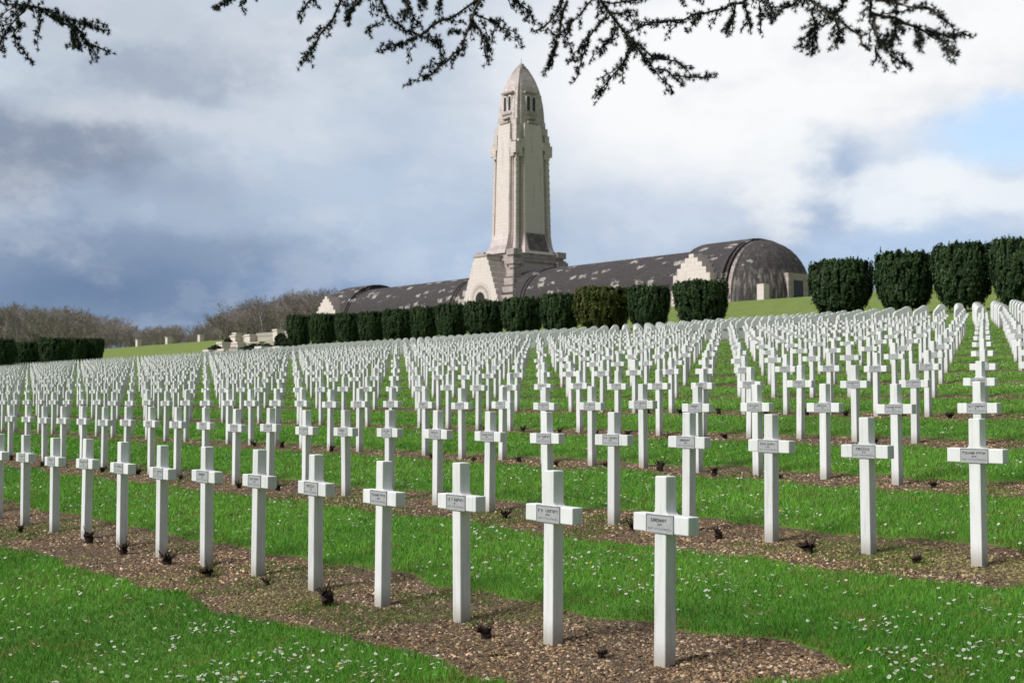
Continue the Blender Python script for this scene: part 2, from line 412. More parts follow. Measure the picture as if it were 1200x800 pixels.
def build_grass():
    X, Y = wedge(1050000, 4.3, 62, 1.15)
    U, V = to_uv(X, Y)
    b = bed_mask(U, V) + 0.35 * (vnoise(U * 7, V * 7, 77) - .5)
    weed = (fbm(U * 1.7, V * 1.7, 51, 3) > np.where(V < 6.6, 0.64, 0.57)) & (rng.random(len(X)) < 0.6)
    keep = ((b < 0.45) | weed) & (V < 75)
    X, Y, U, V, w_, eb = X[keep], Y[keep], U[keep], V[keep], weed[keep] & (b[keep] >= 0.45), b[keep]
    n = len(X); Z = ground(U, V) - 0.004
    d = np.sqrt(X * X + Y * Y)
    clump = fbm(U * 2.2, V * 2.2, 61, 3)
    h = (0.019 + 0.026 * rng.random(n)) * (0.65 + 0.9 * clump) * np.where(w_, 0.7, 1.0) * (1 + 0.012 * d)
    w = np.maximum(0.0028, 0.00034 * d) * (0.7 + 0.6 * rng.random(n))
    th = rng.random(n) * 2 * PI; lean = h * (0.2 + 0.75 * rng.random(n)); la = rng.random(n) * 2 * PI
    cx, cy = np.cos(th) * w, np.sin(th) * w
    P = np.empty((n, 3, 3), np.float32)
    P[:, 0] = np.stack([X - cx, Y - cy, Z], -1); P[:, 1] = np.stack([X + cx, Y + cy, Z], -1)
    P[:, 2] = np.stack([X + np.cos(la) * lean, Y + np.sin(la) * lean, Z + h], -1)
    t = rng.random(n); big = fbm(U * 0.5, V * 0.5, 71, 4); dry = (rng.random(n) < 0.07 + 0.10 * (big > .56))
    c0 = np.array([0.062, 0.230, 0.020]); c1 = np.array([0.195, 0.47, 0.050]); cy_ = np.array([0.17, 0.17, 0.06]); cw = np.array([0.12, 0.24, 0.03])
    k = np.clip(t * 0.75 + (big - .5) * 1.7 + (clump - .5) * .9 + .10, 0, 1)[:, None]
    c = c0 * (1 - k) + c1 * k
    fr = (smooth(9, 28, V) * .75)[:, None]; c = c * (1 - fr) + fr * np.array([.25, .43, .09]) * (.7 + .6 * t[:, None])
    c = np.where(dry[:, None], cy_ * (0.6 + 0.5 * t[:, None]), c)
    ed = ((eb > .10) & ~w_ & (rng.random(n) < .6))[:, None]; c = np.where(ed, np.array([.23, .27, .06]) * (.5 + .7 * t[:, None]), c)
    c = np.where(w_[:, None], cw * (0.6 + .6 * t[:, None]), c)
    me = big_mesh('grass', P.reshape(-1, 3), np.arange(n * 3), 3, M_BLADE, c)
    tag(link('grass', me), 'short green grass growing in strips between the rows of crosses', 'grass', kind='stuff')
build_grass()

def build_daisies():
    X, Y = wedge(75000, 5.0, 48, 1.1)
    U, V = to_uv(X, Y)
    c = fbm(U * 0.8, V * 0.8, 91, 3) * 0.6 + vnoise(U * 3.1, V * 3.1, 95) * 0.4
    keep = (bed_mask(U, V) < 0.12) & (rng.random(len(X)) < smooth(0.48, 0.80, c) * 0.60 + 0.085) & (V < 60)
    X, Y, U, V = X[keep], Y[keep], U[keep], V[keep]; n = len(X)
    Z = ground(U, V) + 0.024 + 0.02 * rng.random(n)
    d = np.sqrt(X * X + Y * Y)
    r = (0.0064 + 0.005 * rng.random(n)) * (1 + 0.014 * d)
    K = 7
    ang = np.linspace(0, 2 * PI, K, endpoint=False)
    tl = (rng.random((n, 2)) - .5) * 1.1
    P = np.empty((n, K, 3), np.float32)
    for k in range(K):
        rr = r * (0.8 + 0.4 * rng.random(n))
        dx, dy = np.cos(ang[k]) * rr, np.sin(ang[k]) * rr
        P[:, k] = np.stack([X + dx, Y + dy, Z + dx * tl[:, 0] + dy * tl[:, 1]], -1)
    yel = rng.random(n) < 0.012
    col = np.where(yel[:, None], np.array([0.62, 0.45, 0.03]), np.array([0.72, 0.73, 0.70]) * (0.75 + 0.3 * rng.random((n, 1))))
    # a yellow eye on each flower: a smaller disc just above
    Q = P * 0.32 + np.repeat(np.stack([X, Y, Z + 0.003], -1)[:, None], K, 1) * 0.68
    PP = np.concatenate([P, Q]).reshape(-1, 3)
    me = big_mesh('daisies', PP, np.arange(len(PP)), K, M_DAISY, np.concatenate([col, np.tile([[0.55, 0.42, 0.05]], (n, 1))]))
    tag(link('daisies', me), 'small white daisies scattered in patches over the grass strips', 'daisies', kind='stuff')
build_daisies()

def build_chips():
    X, Y = wedge(420000, 4.6, 30, 1.3, 1.2)
    U, V = to_uv(X, Y)
    keep = bed_mask(U, V) > 0.35 + 0.4 * rng.random(len(X))
    X, Y, U, V = X[keep], Y[keep], U[keep], V[keep]; n = len(X)
    Z = ground(U, V)
    d = np.sqrt(X * X + Y * Y)
    pat = fbm(U * 1.3, V * 1.3, 131, 4); kp = (rng.random(n) < smooth(.25, .48, pat) * .45 + .55)
    X, Y, U, V, Z, d, pat = X[kp], Y[kp], U[kp], V[kp], Z[kp], d[kp], pat[kp]; n = len(X)
    L = (0.0035 + 0.011 * rng.random(n) ** 2.8) * (1 + 0.03 * d); W = L * (0.35 + 0.5 * rng.random(n)); H = L * (0.3 + 0.5 * rng.random(n))
    a = rng.random(n) * 2 * PI; ca, sa = np.cos(a), np.sin(a)
    tx, ty = (rng.random(n) - .5) * 1.2, (rng.random(n) - .5) * 1.2
    shp = np.array([[-1, -.6, 0], [.8, -1, 0], [1, .7, 0], [-.7, 1, 0], [-.6, -.4, 1], [.6, -.5, 1], [.5, .5, .8], [-.5, .6, .9]])
    P = np.empty((n, 8, 3), np.float32)
    for k in range(8):
        lx = shp[k, 0] * L * (0.8 + .4 * rng.random(n)); ly = shp[k, 1] * W * (0.8 + .4 * rng.random(n)); lz = shp[k, 2] * H - H * .25
        P[:, k] = np.stack([X + lx * ca - ly * sa, Y + lx * sa + ly * ca, Z + lz + lx * tx + ly * ty], -1)
    fs = np.array([[4, 5, 6, 7], [0, 1, 5, 4], [1, 2, 6, 5], [2, 3, 7, 6], [3, 0, 4, 7]])
    F = (np.arange(n)[:, None, None] * 8 + fs[None]).reshape(-1)
    pal = np.array([[.15, .112, .080], [.26, .20, .145], [.38, .305, .23], [.06, .043, .032], [.52, .45, .37], [.20, .125, .075], [.26, .24, .14]])
    c = pal[rng.choice(len(pal), n, p=[.22, .24, .15, .18, .07, .07, .07])] * (0.7 + .5 * rng.random((n, 1)))
    c = c * np.array([1.22, 1.08, .94])
    warm = fbm(U * .7, V * .7, 141, 3)[:, None]; c = c * (1 + (warm - .5) * np.array([.5, .35, .2])) * (.72 + .56 * pat[:, None])
    moss = np.maximum(smooth(.54, .68, fbm(U * 1.1, V * 1.1, 151, 4)), .8 * smooth(.95, .55, bed_mask(U, V)))[:, None] * .6
    c = c * (1 - moss) + moss * np.array([.20, .21, .06]) * (.6 + .8 * rng.random((n, 1)))
    me = big_mesh('mulch', P.reshape(-1, 3), F, 4, M_CHIP, np.repeat(c, 5, axis=0))
    tag(link('mulch', me), 'brown bark mulch and gravel covering the beds under the crosses', 'mulch', kind='stuff')
build_chips()

# ------------------------------------------------------------------ grave crosses
def cross_outline(w=0.0425, arm=0.206, z0=0.70, z1=0.797, top=1.0, low=-0.12, fil=0.028):
    r = [(w, low), (w, z0), (arm, z0), (arm, z1)]
    for k in range(5):                                   # coved corner where the head meets the arm
        t = PI / 2 * k / 4
        r.append((w + fil - fil * math.sin(t), z1 + fil - fil * math.cos(t)))
    r.append((w - .001, top))
    l = [(-x, z) for x, z in r[::-1]]
    return r + l
def make_cross_mesh():
    mb = MB(); mb.prism_y(cross_outline(), -0.041, 0.041)
    return mb.mesh('grave_cross', [M_WHITE], bevel=0.006, seg=2)
def make_plaque_mesh():
    mb = MB()
    y = -0.041
    mb.box(-0.099, 0.099, y - 0.004, y + 0.01, 0.703, 0.793, 0)
    for a, b, c, d in ((-.102, .102, .793, .797), (-.102, .102, .699, .703), (-.102, -.098, .7032, .7928), (.098, .102, .7032, .7928)):
        mb.box(a, b, y - 0.0065, y + 0.008, c, d, 1)
    return mb.mesh('name_plaque', [M_PLAQUE, M_FRAME])
def make_letters(seed):
    """stamped lines on the plaque: a worn name, a short line, and the long line at the bottom"""
    r = random.Random(seed); mb = MB(); y = -0.0452
    def stroke(x0, z0, x1, z1, t):
        dx, dz = x1 - x0, z1 - z0; L = math.hypot(dx, dz) or 1; nx, nz = -dz / L * t, dx / L * t
        mb.add([(x0 - nx, y, z0 - nz), (x1 - nx, y, z1 - nz), (x1 + nx, y, z1 + nz), (x0 + nx, y, z0 + nz)], [(0, 1, 2, 3)])
    def line(cx, z, width, h, t):
        x = cx - width / 2
        while x < cx + width / 2 - h * .5:
            if r.random() < 0.13: x += h * 0.7; continue
            w = h * r.uniform(.45, .75)
            stroke(x, z, x, z + h, t)
            q = r.random()
            if q < .6: stroke(x + w, z, x + w, z + h, t)
            if q > .25: stroke(x, z + h * r.choice([0, .5, 1]), x + w, z + h * r.choice([0, .5, 1]), t)
            if q > .5: stroke(x, z + h, x + w, z + h, t)
            x += w + h * .32
    line(0, 0.757, r.uniform(.12, .17), 0.0165, 0.0019)
    line(0, 0.7385, r.uniform(.03, .055), 0.010, 0.0013)
    me = mb.mesh('lettering', [M_INK])
    cu = bpy.data.curves.new('lettering_line', 'FONT'); cu.body = 'MORT POUR LA FRANCE LE'; cu.size = 0.0165; cu.align_x = 'CENTER'; cu.resolution_u = 1
    to = bpy.data.objects.new('lettering_line', cu); COL.objects.link(to)
    bpy.context.view_layer.update()
    tm = to.evaluated_get(bpy.context.evaluated_depsgraph_get()).to_mesh()
    bm = bmesh.new(); bm.from_mesh(me); n0 = len(bm.verts); bm.from_mesh(tm); bm.verts.ensure_lookup_table()
    xs = [v.co.x for v in bm.verts[n0:]]; sc = 0.176 / (max(xs) - min(xs))
    for v in bm.verts[n0:]: v.co = Vector((v.co.x * sc, y, 0.716 + v.co.y))
    bm.to_mesh(me); bm.free()
    bpy.data.objects.remove(to); bpy.data.curves.remove(cu)
    return me
ME_CROSS, ME_PLAQUE = make_cross_mesh(), make_plaque_mesh()
ME_LETTERS = [make_letters(100 + k) for k in range(6)]

cells = []                       # every grave cross: row, column, place
U_END = 106.0
for j in range(0, 18):
    v = V0 + DV * j
    for c in range(2, 215):
        u = U0 + DU * c
        if j >= NROW and u < U_END + 2.5: continue
        x, y = uv(u, v); z = float(slope(v))
        px, py, dz = to_px(x, y, z + 0.5)
        if -60 < px < 1290: cells.append((dz, j, c, u, v, x, y, float(px)))
inview = sorted([q for q in cells if -8 <= q[7] <= 1203])
first300 = {(q[1], q[2]) for q in inview[:300]}
rank = {}
for q in sorted(cells, key=lambda q: (q[1], q[2])):
    if -8 <= q[7] <= 1203:
        rank.setdefault(q[1], []).append(q[2])

def jit(j, c, k): return float(hash2(np.array([c]), np.array([j]), 500 + k)[0]) - 0.5
proto = None
far_v, far_f, far_m = [], [], []
ol = cross_outline(fil=0.0, low=-0.05)
ol = [p for i, p in enumerate(ol) if i == 0 or p != ol[i - 1]]
ol = [(.0425, -.05), (.0425, .70), (.206, .70), (.206, .797), (.0425, .797), (.0425, 1.0), (-.0425, 1.0), (-.0425, .797), (-.206, .797), (-.206, .70), (-.0425, .70), (-.0425, -.05)]
n12 = 12
lowv = np.array([(x, -.041, z) for x, z in ol] + [(x, .041, z) for x, z in ol])
lowf = [list(range(12)), list(range(23, 11, -1))] + [[i, i + 12, (i + 1) % 12 + 12, (i + 1) % 12] for i in range(12)]
plq = np.array([(-.1, -.044, .703), (.1, -.044, .703), (.1, -.044, .793), (-.1, -.044, .793)])
GROUP_CROSS = 'white concrete crosses standing in rows'
row_word = lambda j: 'front row' if j == 0 else ordinal(j + 1) + ' row from the front'
for q in cells:
    dz, j, c, u, v, x, y, px = q
    kj = 0.25 if j < 4 else 1.0
    u2, v2 = u + kj * 0.07 * jit(j, c, 1), v + kj * 0.07 * jit(j, c, 2) + kj * 0.10 * (float(vnoise(np.array([c * .13]), np.array([j * 3.3]), 8)[0]) - .5)
    x, y = uv(u2, v2); z = gz(u2, v2) + 0.012 * jit(j, c, 5) if j < 12 else float(slope(v2))
    rx, ry, rz = 0.022 * jit(j, c, 3), 0.022 * jit(j, c, 4), ROT + 0.05 * jit(j, c, 6)
    if (j, c) in first300:
        o = bpy.data.objects.new('grave_cross', ME_CROSS); COL.objects.link(o)
        o.location = (x, y, z); o.rotation_euler = (rx, ry, rz)
        r = rank[j].index(c) + 1
        side = ordinal(r) + ' from the right'
        if r == 1: side = 'rightmost'
        lab = 'white concrete cross, %s in the %s' % (side, row_word(j))
        tag(o, lab, 'cross', GROUP_CROSS)
        pl = link('name_plaque', ME_PLAQUE, o)
        if j < 5: link('lettering', ME_LETTERS[(c * 7 + j * 3) % 6], pl)
    else:
        R = np.array(Euler((rx, ry, rz)).to_matrix())
        o0 = len(far_v)
        far_v += [tuple(p) for p in (np.concatenate([lowv, plq]) @ R.T + np.array([x, y, z]))]
        far_f += [[i + o0 for i in f] for f in lowf] + [[o0 + 24, o0 + 25, o0 + 26, o0 + 27]]
        far_m += [0] * len(lowf) + [1]
mb = MB(); mb.v, mb.f, mb.m = far_v, [tuple(f) for f in far_f], far_m
fo = link('distant_crosses', mb.mesh('distant_crosses', [M_WHITE, M_PLAQUE]))
tag(fo, 'hundreds of small white crosses in far rows up the slope', 'crosses', kind='stuff')

# ------------------------------------------------------------------ round-topped headstones behind the crosses
def slab_meshes():
    w, h, t = 0.26, 1.0, 0.055
    pts = [(w, -0.1), (w, 0.72)]
    for k in range(1, 12):
        a = PI * k / 12
        pts.append((w * math.cos(a), 0.72 + 0.28 * math.sin(a) ** 0.85))
    pts += [(-w, 0.72), (-w, -0.1)]
    mb = MB(); mb.prism_y(pts, -t, t)
    me = mb.mesh('round_headstone', [M_WHITE], bevel=0.008, seg=1)
    p = MB(); p.box(-0.12, 0.12, -t - 0.006, -t + .004, 0.50, 0.60)
    return me, p.mesh('name_plaque', [M_FRAME])
ME_SLAB, ME_SLABP = slab_meshes()
slabs = []
for k in range(5):
    v = 51.8 + 2.6 * k
    for c in range(0, 80):
        u = 26.0 + 1.05 * (c + 0.5 * (k % 2))
        if u > U_END: continue
        x, y = uv(u, v); z = float(slope(v)); px, py, dz = to_px(x, y, z + .4)
        if -60 < px < 1260: slabs.append((dz, k, c, u, v, x, y, z, float(px)))
sv = sorted([q for q in slabs if q[8] < 1203])
keep = {(q[1], q[2]) for q in sv[:300]}
srank = {}
for q in sorted(slabs, key=lambda q: (q[1], q[2])):
    if q[8] < 1203: srank.setdefault(q[1], []).append(q[2])
rest = MB()
for dz, k, c, u, v, x, y, z, px in slabs:
    if (k, c) in keep:
        o = link('round_headstone', ME_SLAB, None, (x, y, z), math.radians(14) + 0.04 * jit(k, c, 31))
        o.rotation_euler.y = 0.02 * jit(k, c, 33)
        rr = srank[k].index(c) + 1
        row = ['front', 'second', 'third', 'fourth', 'fifth'][k]
        tag(o, 'round-topped white headstone, %s in the %s row of headstones' % ('rightmost' if rr == 1 else ordinal(rr) + ' from the right', row), 'headstone', 'round-topped headstones behind the crosses')
        link('name_plaque', ME_SLABP, o)
    else:
        R = np.array(Matrix.Rotation(math.radians(14), 3, 'Z'))
        P = np.array([v_.co[:] for v_ in ME_SLAB.vertices]) @ R.T + np.array([x, y, z])
        rest.add(P, [tuple(p.vertices) for p in ME_SLAB.polygons])
if rest.v:
    tag(link('distant_headstones', rest.mesh('distant_headstones', [M_WHITE])), 'last rows of round-topped headstones mostly hidden behind the nearer ones', 'headstones', kind='stuff')

# ------------------------------------------------------------------ cut-back rose stumps in the beds
def stump_mesh(seed):
    r = random.Random(seed); mb = MB()
    hgt = r.uniform(.05, .09)
    for k in range(4):
        mb.tube([(r.uniform(-.015, .015), r.uniform(-.015, .015), -.03), (r.uniform(-.025, .025), r.uniform(-.025, .025), hgt * .5), (r.uniform(-.05, .05), r.uniform(-.05, .05), hgt), (r.uniform(-.06, .06), r.uniform(-.06, .06), hgt * 1.25)], [.030, .026, .021, .012], 7)
    for k in range(r.randint(9, 16)):
        a = r.uniform(0, 2 * PI); l = r.uniform(.03, .11); up = r.uniform(.3, 1.6)
        p0 = Vector((0, 0, hgt * r.uniform(.2, .9)))
        p1 = p0 + Vector((math.cos(a) * l * .5, math.sin(a) * l * .5, l * .4 * up)); p2 = p0 + Vector((math.cos(a + .3) * l, math.sin(a + .3) * l, l * up))
        q = r.uniform(.002, .0055)
        mb.tube([p0, p1, p2], [q * 1.3, q, q * .6], 5)
    return mb.mesh('rose_stump', [M_STUMP])
ME_STUMP = [stump_mesh(s) for s in range(5)]
srows = {}
for dz, j, c, u, v, x, y, px in sorted(cells, key=lambda q: (q[1], q[2])):
    if j > 4 or not (-5 < px < 1200) or dz > 24: continue
    if jit(j, c, 11) > 0.42: continue
    uu, vv = u + DU * (0.48 + 0.25 * jit(j, c, 12)), v - 0.16 + 0.16 * jit(j, c, 13)
    xx, yy = uv(uu, vv)
    ppx = float(to_px(xx, yy, gz(uu, vv))[0])
    if not (0 < ppx < 1200): continue
    srows[j] = srows.get(j, 0) + 1
    o = link('rose_stump', ME_STUMP[int((jit(j, c, 14) + .5) * 4.99)], None, (xx, yy, gz(uu, vv)), 6 * jit(j, c, 15))
    s = 0.55 + 0.5 * (jit(j, c, 16) + .5); o.scale = (s, s, s)
    r = srows[j]
    tag(o, 'dark rose stump, %s in the bed of the %s cross row' % ('rightmost' if r == 1 else ordinal(r) + ' from the right', 'front' if j == 0 else ordinal(j + 1)), 'rose stump', 'rose stumps in the beds')

# ------------------------------------------------------------------ clipped yews
def yew_mesh(seed):
    r = np.random.default_rng(seed)
    H = 4.2
    prof = lambda t: np.interp(t, [0, .06, .2, .5, .8, .92, .97, 1.0], [1.10, 1.36, 1.74, 2.02, 2.12, 2.10, 2.02, 1.8])
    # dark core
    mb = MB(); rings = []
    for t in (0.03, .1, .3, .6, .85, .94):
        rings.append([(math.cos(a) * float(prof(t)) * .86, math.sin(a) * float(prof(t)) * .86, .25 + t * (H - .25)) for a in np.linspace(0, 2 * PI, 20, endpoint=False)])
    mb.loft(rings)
    K = 540; per = 34; n = K * per
    # upright tufts of shoots, packed over sides and top with dark gaps between them
    kt = r.random(K); ktop = r.random(K) < .24; ka = r.random(K) * 2 * PI
    krr = np.sqrt(r.random(K)) * 1.85
    big = fbm(ka * 1.6 + 40, kt * 2.0, seed, 2)
    kR = np.where(ktop, krr, prof(kt) * (0.85 + 0.14 * big + .07 * r.random(K)))
    kZ = np.where(ktop, H * (.87 + .09 * r.random(K)) - .06 * (krr / 1.9) ** 3, .12 + kt * (H - .85))
    kh = np.where(ktop, .20 + .16 * r.random(K), .5 + .45 * r.random(K)); kw = .10 + .12 * r.random(K)
    ktone = r.random(K)
    rep_ = lambda q: np.repeat(q, per)
    f = r.random(n); a = rep_(ka) + (r.random(n) - .5) * .02
    sp = rep_(kw) * (1.15 - f) ** .7
    ox, oy = r.normal(size=n) * sp * .5, r.normal(size=n) * sp * .5
    lean = rep_(np.where(ktop, .02, .10)) * f
    C = np.stack([np.cos(a) * (rep_(kR) + lean) + ox, np.sin(a) * (rep_(kR) + lean) + oy, rep_(kZ) + f * rep_(kh) + .05 * r.normal(size=n)], -1)
    top = rep_(ktop)
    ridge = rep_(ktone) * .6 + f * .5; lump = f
    s = 0.055 + 0.065 * r.random(n)
    nrm = np.stack([np.cos(a) * np.where(top, .2, 1), np.sin(a) * np.where(top, .2, 1), np.where(top, 1, .35)], -1) + (r.random((n, 3)) - .5) * 1.3
    nrm /= np.linalg.norm(nrm, axis=1)[:, None]
    up = np.array([0, 0, 1.0]) + (r.random((n, 3)) - .5) * .9
    sx = np.cross(nrm, up); sx /= np.linalg.norm(sx, axis=1)[:, None]; sy = np.cross(sx, nrm)
    P = np.empty((n, 4, 3))
    P[:, 0] = C - sx * s[:, None] * .5 - sy * s[:, None]; P[:, 1] = C + sx * s[:, None] * .55 - sy * s[:, None] * .5
    P[:, 2] = C + sx * s[:, None] * .25 + sy * s[:, None] * 1.4; P[:, 3] = C - sx * s[:, None] * .55 + sy * s[:, None] * .6
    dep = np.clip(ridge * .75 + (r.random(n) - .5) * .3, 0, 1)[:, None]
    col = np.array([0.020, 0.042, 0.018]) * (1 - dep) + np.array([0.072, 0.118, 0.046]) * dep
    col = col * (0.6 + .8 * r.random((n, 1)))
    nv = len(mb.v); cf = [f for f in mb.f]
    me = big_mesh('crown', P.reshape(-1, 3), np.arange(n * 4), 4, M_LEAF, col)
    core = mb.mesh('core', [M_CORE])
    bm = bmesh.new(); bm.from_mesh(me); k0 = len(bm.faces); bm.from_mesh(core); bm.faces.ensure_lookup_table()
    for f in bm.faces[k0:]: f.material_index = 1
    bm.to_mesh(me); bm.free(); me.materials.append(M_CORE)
    return me
ME_YEW = [yew_mesh(s) for s in (3, 17, 29)]
def brown_copy(me):
    m2 = me.copy(); m2.name = 'crown'
    ca = m2.color_attributes['tint']; n = len(ca.data); b = np.empty(n * 4, np.float32); ca.data.foreach_get('color', b); b = b.reshape(-1, 4)
    b[:, 0] *= 1.9; b[:, 1] *= 1.25; b[:, 2] *= .85
    ca.data.foreach_set('color', b.ravel()); return m2
ME_YEWB = brown_copy(ME_YEW[1])
tr = MB(); tr.tube([(0, 0, -.4), (.02, 0, .3), (0, .03, 1.6), (0, 0, 2.6)], [.24, .2, .16, .08], 8)
ME_YTRUNK = tr.mesh('trunk', [M_BARK])
def yew(x, y, z, w, h, k, label, group, brown=False):
    o = empty('yew_bush', (x, y, z), (k * 1.7) % 6.28)
    tag(o, label, 'yew', group)
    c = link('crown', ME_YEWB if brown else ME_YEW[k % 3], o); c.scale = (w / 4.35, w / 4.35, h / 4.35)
    t = link('trunk', ME_YTRUNK, o)
    return o
def ray_ground(px, py_base, v):
    """point on the line v = const seen at picture column px; height as on the slope"""
    k = (px - 600) / F_PX
    Y = v / (N[0] * k + N[1])
    return k * Y, Y
NAMES = ['first', 'second', 'third', 'fourth', 'fifth', 'sixth', 'seventh', 'eighth', 'ninth', 'tenth', 'eleventh', 'twelfth', 'thirteenth']
mid = [(350, 27, 42), (379, 32, 42), (408, 30, 41), (436, 31, 41), (467, 36, 42), (498, 32, 41), (530, 36, 42), (568, 46, 46), (612, 45, 47), (657, 44, 47), (706, 62, 55), (761, 46, 46), (822, 59, 49)]
for i, (px, wp, hp) in enumerate(mid):
    x, y = ray_ground(px, 0, 79.0); u_, v_ = to_uv(x, y); dz = float(to_px(x, y, 8)[2])
    w = wp * dz / F_PX * 1.04; h = max(3.9, min(4.7, hp * dz / F_PX))
    lab = 'clipped dark green yew, %s from the left in the line before the building' % NAMES[i]
    if i == 10: lab = 'widest clipped yew with brownish tinge, in the line before the building'
    if i == 12: lab = 'clipped dark yew standing alone before the white stepped gable'
    yew(x, y, float(slope(79.0)) - .12, w * 1.07, h, i, lab, 'clipped yews in front of the building', i == 10)
for i, (px, wp, hp) in enumerate([(987, 74, 68), (1061, 68, 74), (1130, 70, 80), (1196, 66, 82)]):
    x, y = ray_ground(px, 0, 78.0); dz = float(to_px(x, y, 8)[2])
    yew(x, y, float(slope(78.0)) + .1, wp * dz / F_PX, hp * dz / F_PX, i + 1,
        ['big clipped yew nearest the rounded end of the building', 'second clipped yew right of the rounded building end', 'tall clipped yew between two others at the far right', 'clipped yew cut off by the right edge of the photo'][i], 'clipped yews at the right')
for i, (px, wp, hp, Yd, pb) in enumerate([(2, 28, 40, 158, 434), (31, 32, 32, 172, 428), (65, 36, 36, 160, 431), (90, 24, 31, 176, 426), (109, 23, 30, 178, 425)]):
    x = (px - 600) / F_PX * Yd; u_, v_ = to_uv(x, Yd); zb = CAM_Z + (467 - pb) / F_PX * Yd
    yew(x, Yd, min(zb, float(slope(v_)) + .1), wp * Yd / F_PX * 1.1, hp * Yd / F_PX, i,
        ['dark clipped yew cut off by the left edge of the photo', 'clipped yew second from the left edge with crosses before it', 'widest dark yew in the left hedge, in front of the others', 'narrow clipped yew next to last in the left hedge', 'clipped yew at the right end of the left hedge beside the green bank'][i], 'clipped yews at the left')

# ------------------------------------------------------------------ the ossuary: long vaulted hall with a shell-shaped tower
BX, BY = 1.65, 226.0
BU, BV = to_uv(BX, BY)
BZ = 15.2
oss = empty('ossuary', (BX, BY, BZ), ROT)
tag(oss, 'long dark vaulted stone memorial hall with tall pale pointed tower', 'memorial building')

def sect(sx, sy, face=0.56, st=(.06, .70, .12)):
    """plan of the shaft: flat faces, stepped back towards a projecting ridge on each corner; unit half size"""
    q = [(1, face), (.90, face), (.90, .63), (.77, .63), (.77, .70), (.93, .76), (.95, .87), (.93, .93), (.87, .95), (.76, .93), (.70, .77), (.63, .77), (.63, .90), (face, .90), (face, 1)]
    out = []
    for k in range(4):
        for x, y in q:
            for _ in range(k): x, y = -y, x
            out.append((x * sx, y * sy))
    return out
def ring(sx, sy, z, face=.56): return [(x, y, z) for x, y in sect(sx, sy, face)]
def rect_ring(hx, hy, z, ch=0.0):
    if ch == 0: return [(-hx, -hy, z), (hx, -hy, z), (hx, hy, z), (-hx, hy, z)]
    return [(hx, -hy + ch, z), (hx, hy - ch, z), (hx - ch, hy, z), (-hx + ch, hy, z), (-hx, hy - ch, z), (-hx, -hy + ch, z), (-hx + ch, -hy, z), (hx - ch, -hy, z)]
SX, SY = 0.95, 1.16
tw = MB()
tw.loft([ring(4.45 * SX, 4.45 * SY, 11.2), ring(4.12 * SX, 4.12 * SY, 12.4), ring(3.88 * SX, 3.88 * SY, 13.8), ring(3.74 * SX, 3.74 * SY, 15.2), ring(3.48 * SX, 3.48 * SY, 29.2)])
tower = obj('tower', tw, M_STONE, oss)
# plain flat panel on each face, proud of the shaft
pan = MB()
for sgn in (-1, 1):
    for ax in (0, 1):
        def P(h, d0, d1, z):
            return [(-h, d0), (h, d0), (h, d1), (-h, d1)]
        rings = []
        for z, half, d in ((15.1, 1.95, 3.86), (29.0, 1.82, 3.58), (33.2, 1.70, 3.42), (34.6, 1.62, 3.36)):
            hx, dd = (half * SX, d * SY) if ax == 0 else (half * SY, d * SX)
            pts = [(-hx, dd - .9), (hx, dd - .9), (hx, dd), (-hx, dd)]
            rg = []
            for a, b in pts: rg.append((a, b * sgn, z) if ax == 0 else (b * sgn, -a, z))
            rings.append(rg)
        pan.loft(rings)
obj('face_panel', pan, M_STONE_CLEAN, tower)
# brackets near the top of each corner: the cross guard
for sx_ in (-1, 1):
    for sy_ in (-1, 1):
        g = MB()
        x0, y0 = 3.48 * SX, 3.48 * SY
        def bx(ax, bx_, ay, by, z0, z1):
            xs = sorted((ax * sx_, bx_ * sx_)); ys = sorted((ay * sy_, by * sy_)); g.box(xs[0], xs[1], ys[0], ys[1], z0, z1)
        bx(.60 * x0, 1.06 * x0, .66 * y0, 1.05 * y0, 29.2, 31.2); bx(.58 * x0, 1.10 * x0, .72 * y0, .90 * y0, 31.203, 31.7)
        bx(.63 * x0, .96 * x0, .69 * y0, .95 * y0, 31.4, 33.0)
        bx(.70 * x0, 1.05 * x0, .62 * y0, .84 * y0, 28.7, 29.6)
        bx(.60 * x0, .86 * x0, .86 * y0, 1.04 * y0, 28.7, 29.6)
        bx(.56 * x0, .90 * x0, .60 * y0, .90 * y0, 33.003, 34.3); bx(.50 * x0, .80 * x0, .56 * y0, .84 * y0, 34.303, 35.4)
        bx(.88 * x0, 1.04 * x0, .50 * y0, .70 * y0, 30.2, 31.7); bx(.50 * x0, .68 * x0, .90 * y0, 1.045 * y0, 30.2, 31.7)
        obj('corner_bracket', g, M_STONE, tower, bevel=.04, seg=1)
# sculpted studs down each corner ridge
stud = MB()
for sx_ in (-1, 1):
    for sy_ in (-1, 1):
        for k in range(15):
            z = 12.4 + k * 1.1; s = np.interp(z, [11, 29], [3.76, 3.48])
            cx, cy = .90 * s * SX * sx_, .90 * s * SY * sy_
            stud.box(cx - .17, cx + .17, cy - .17, cy + .17, z, z + .42)
obj('corner_stud', stud, M_STONE_DARK, tower)
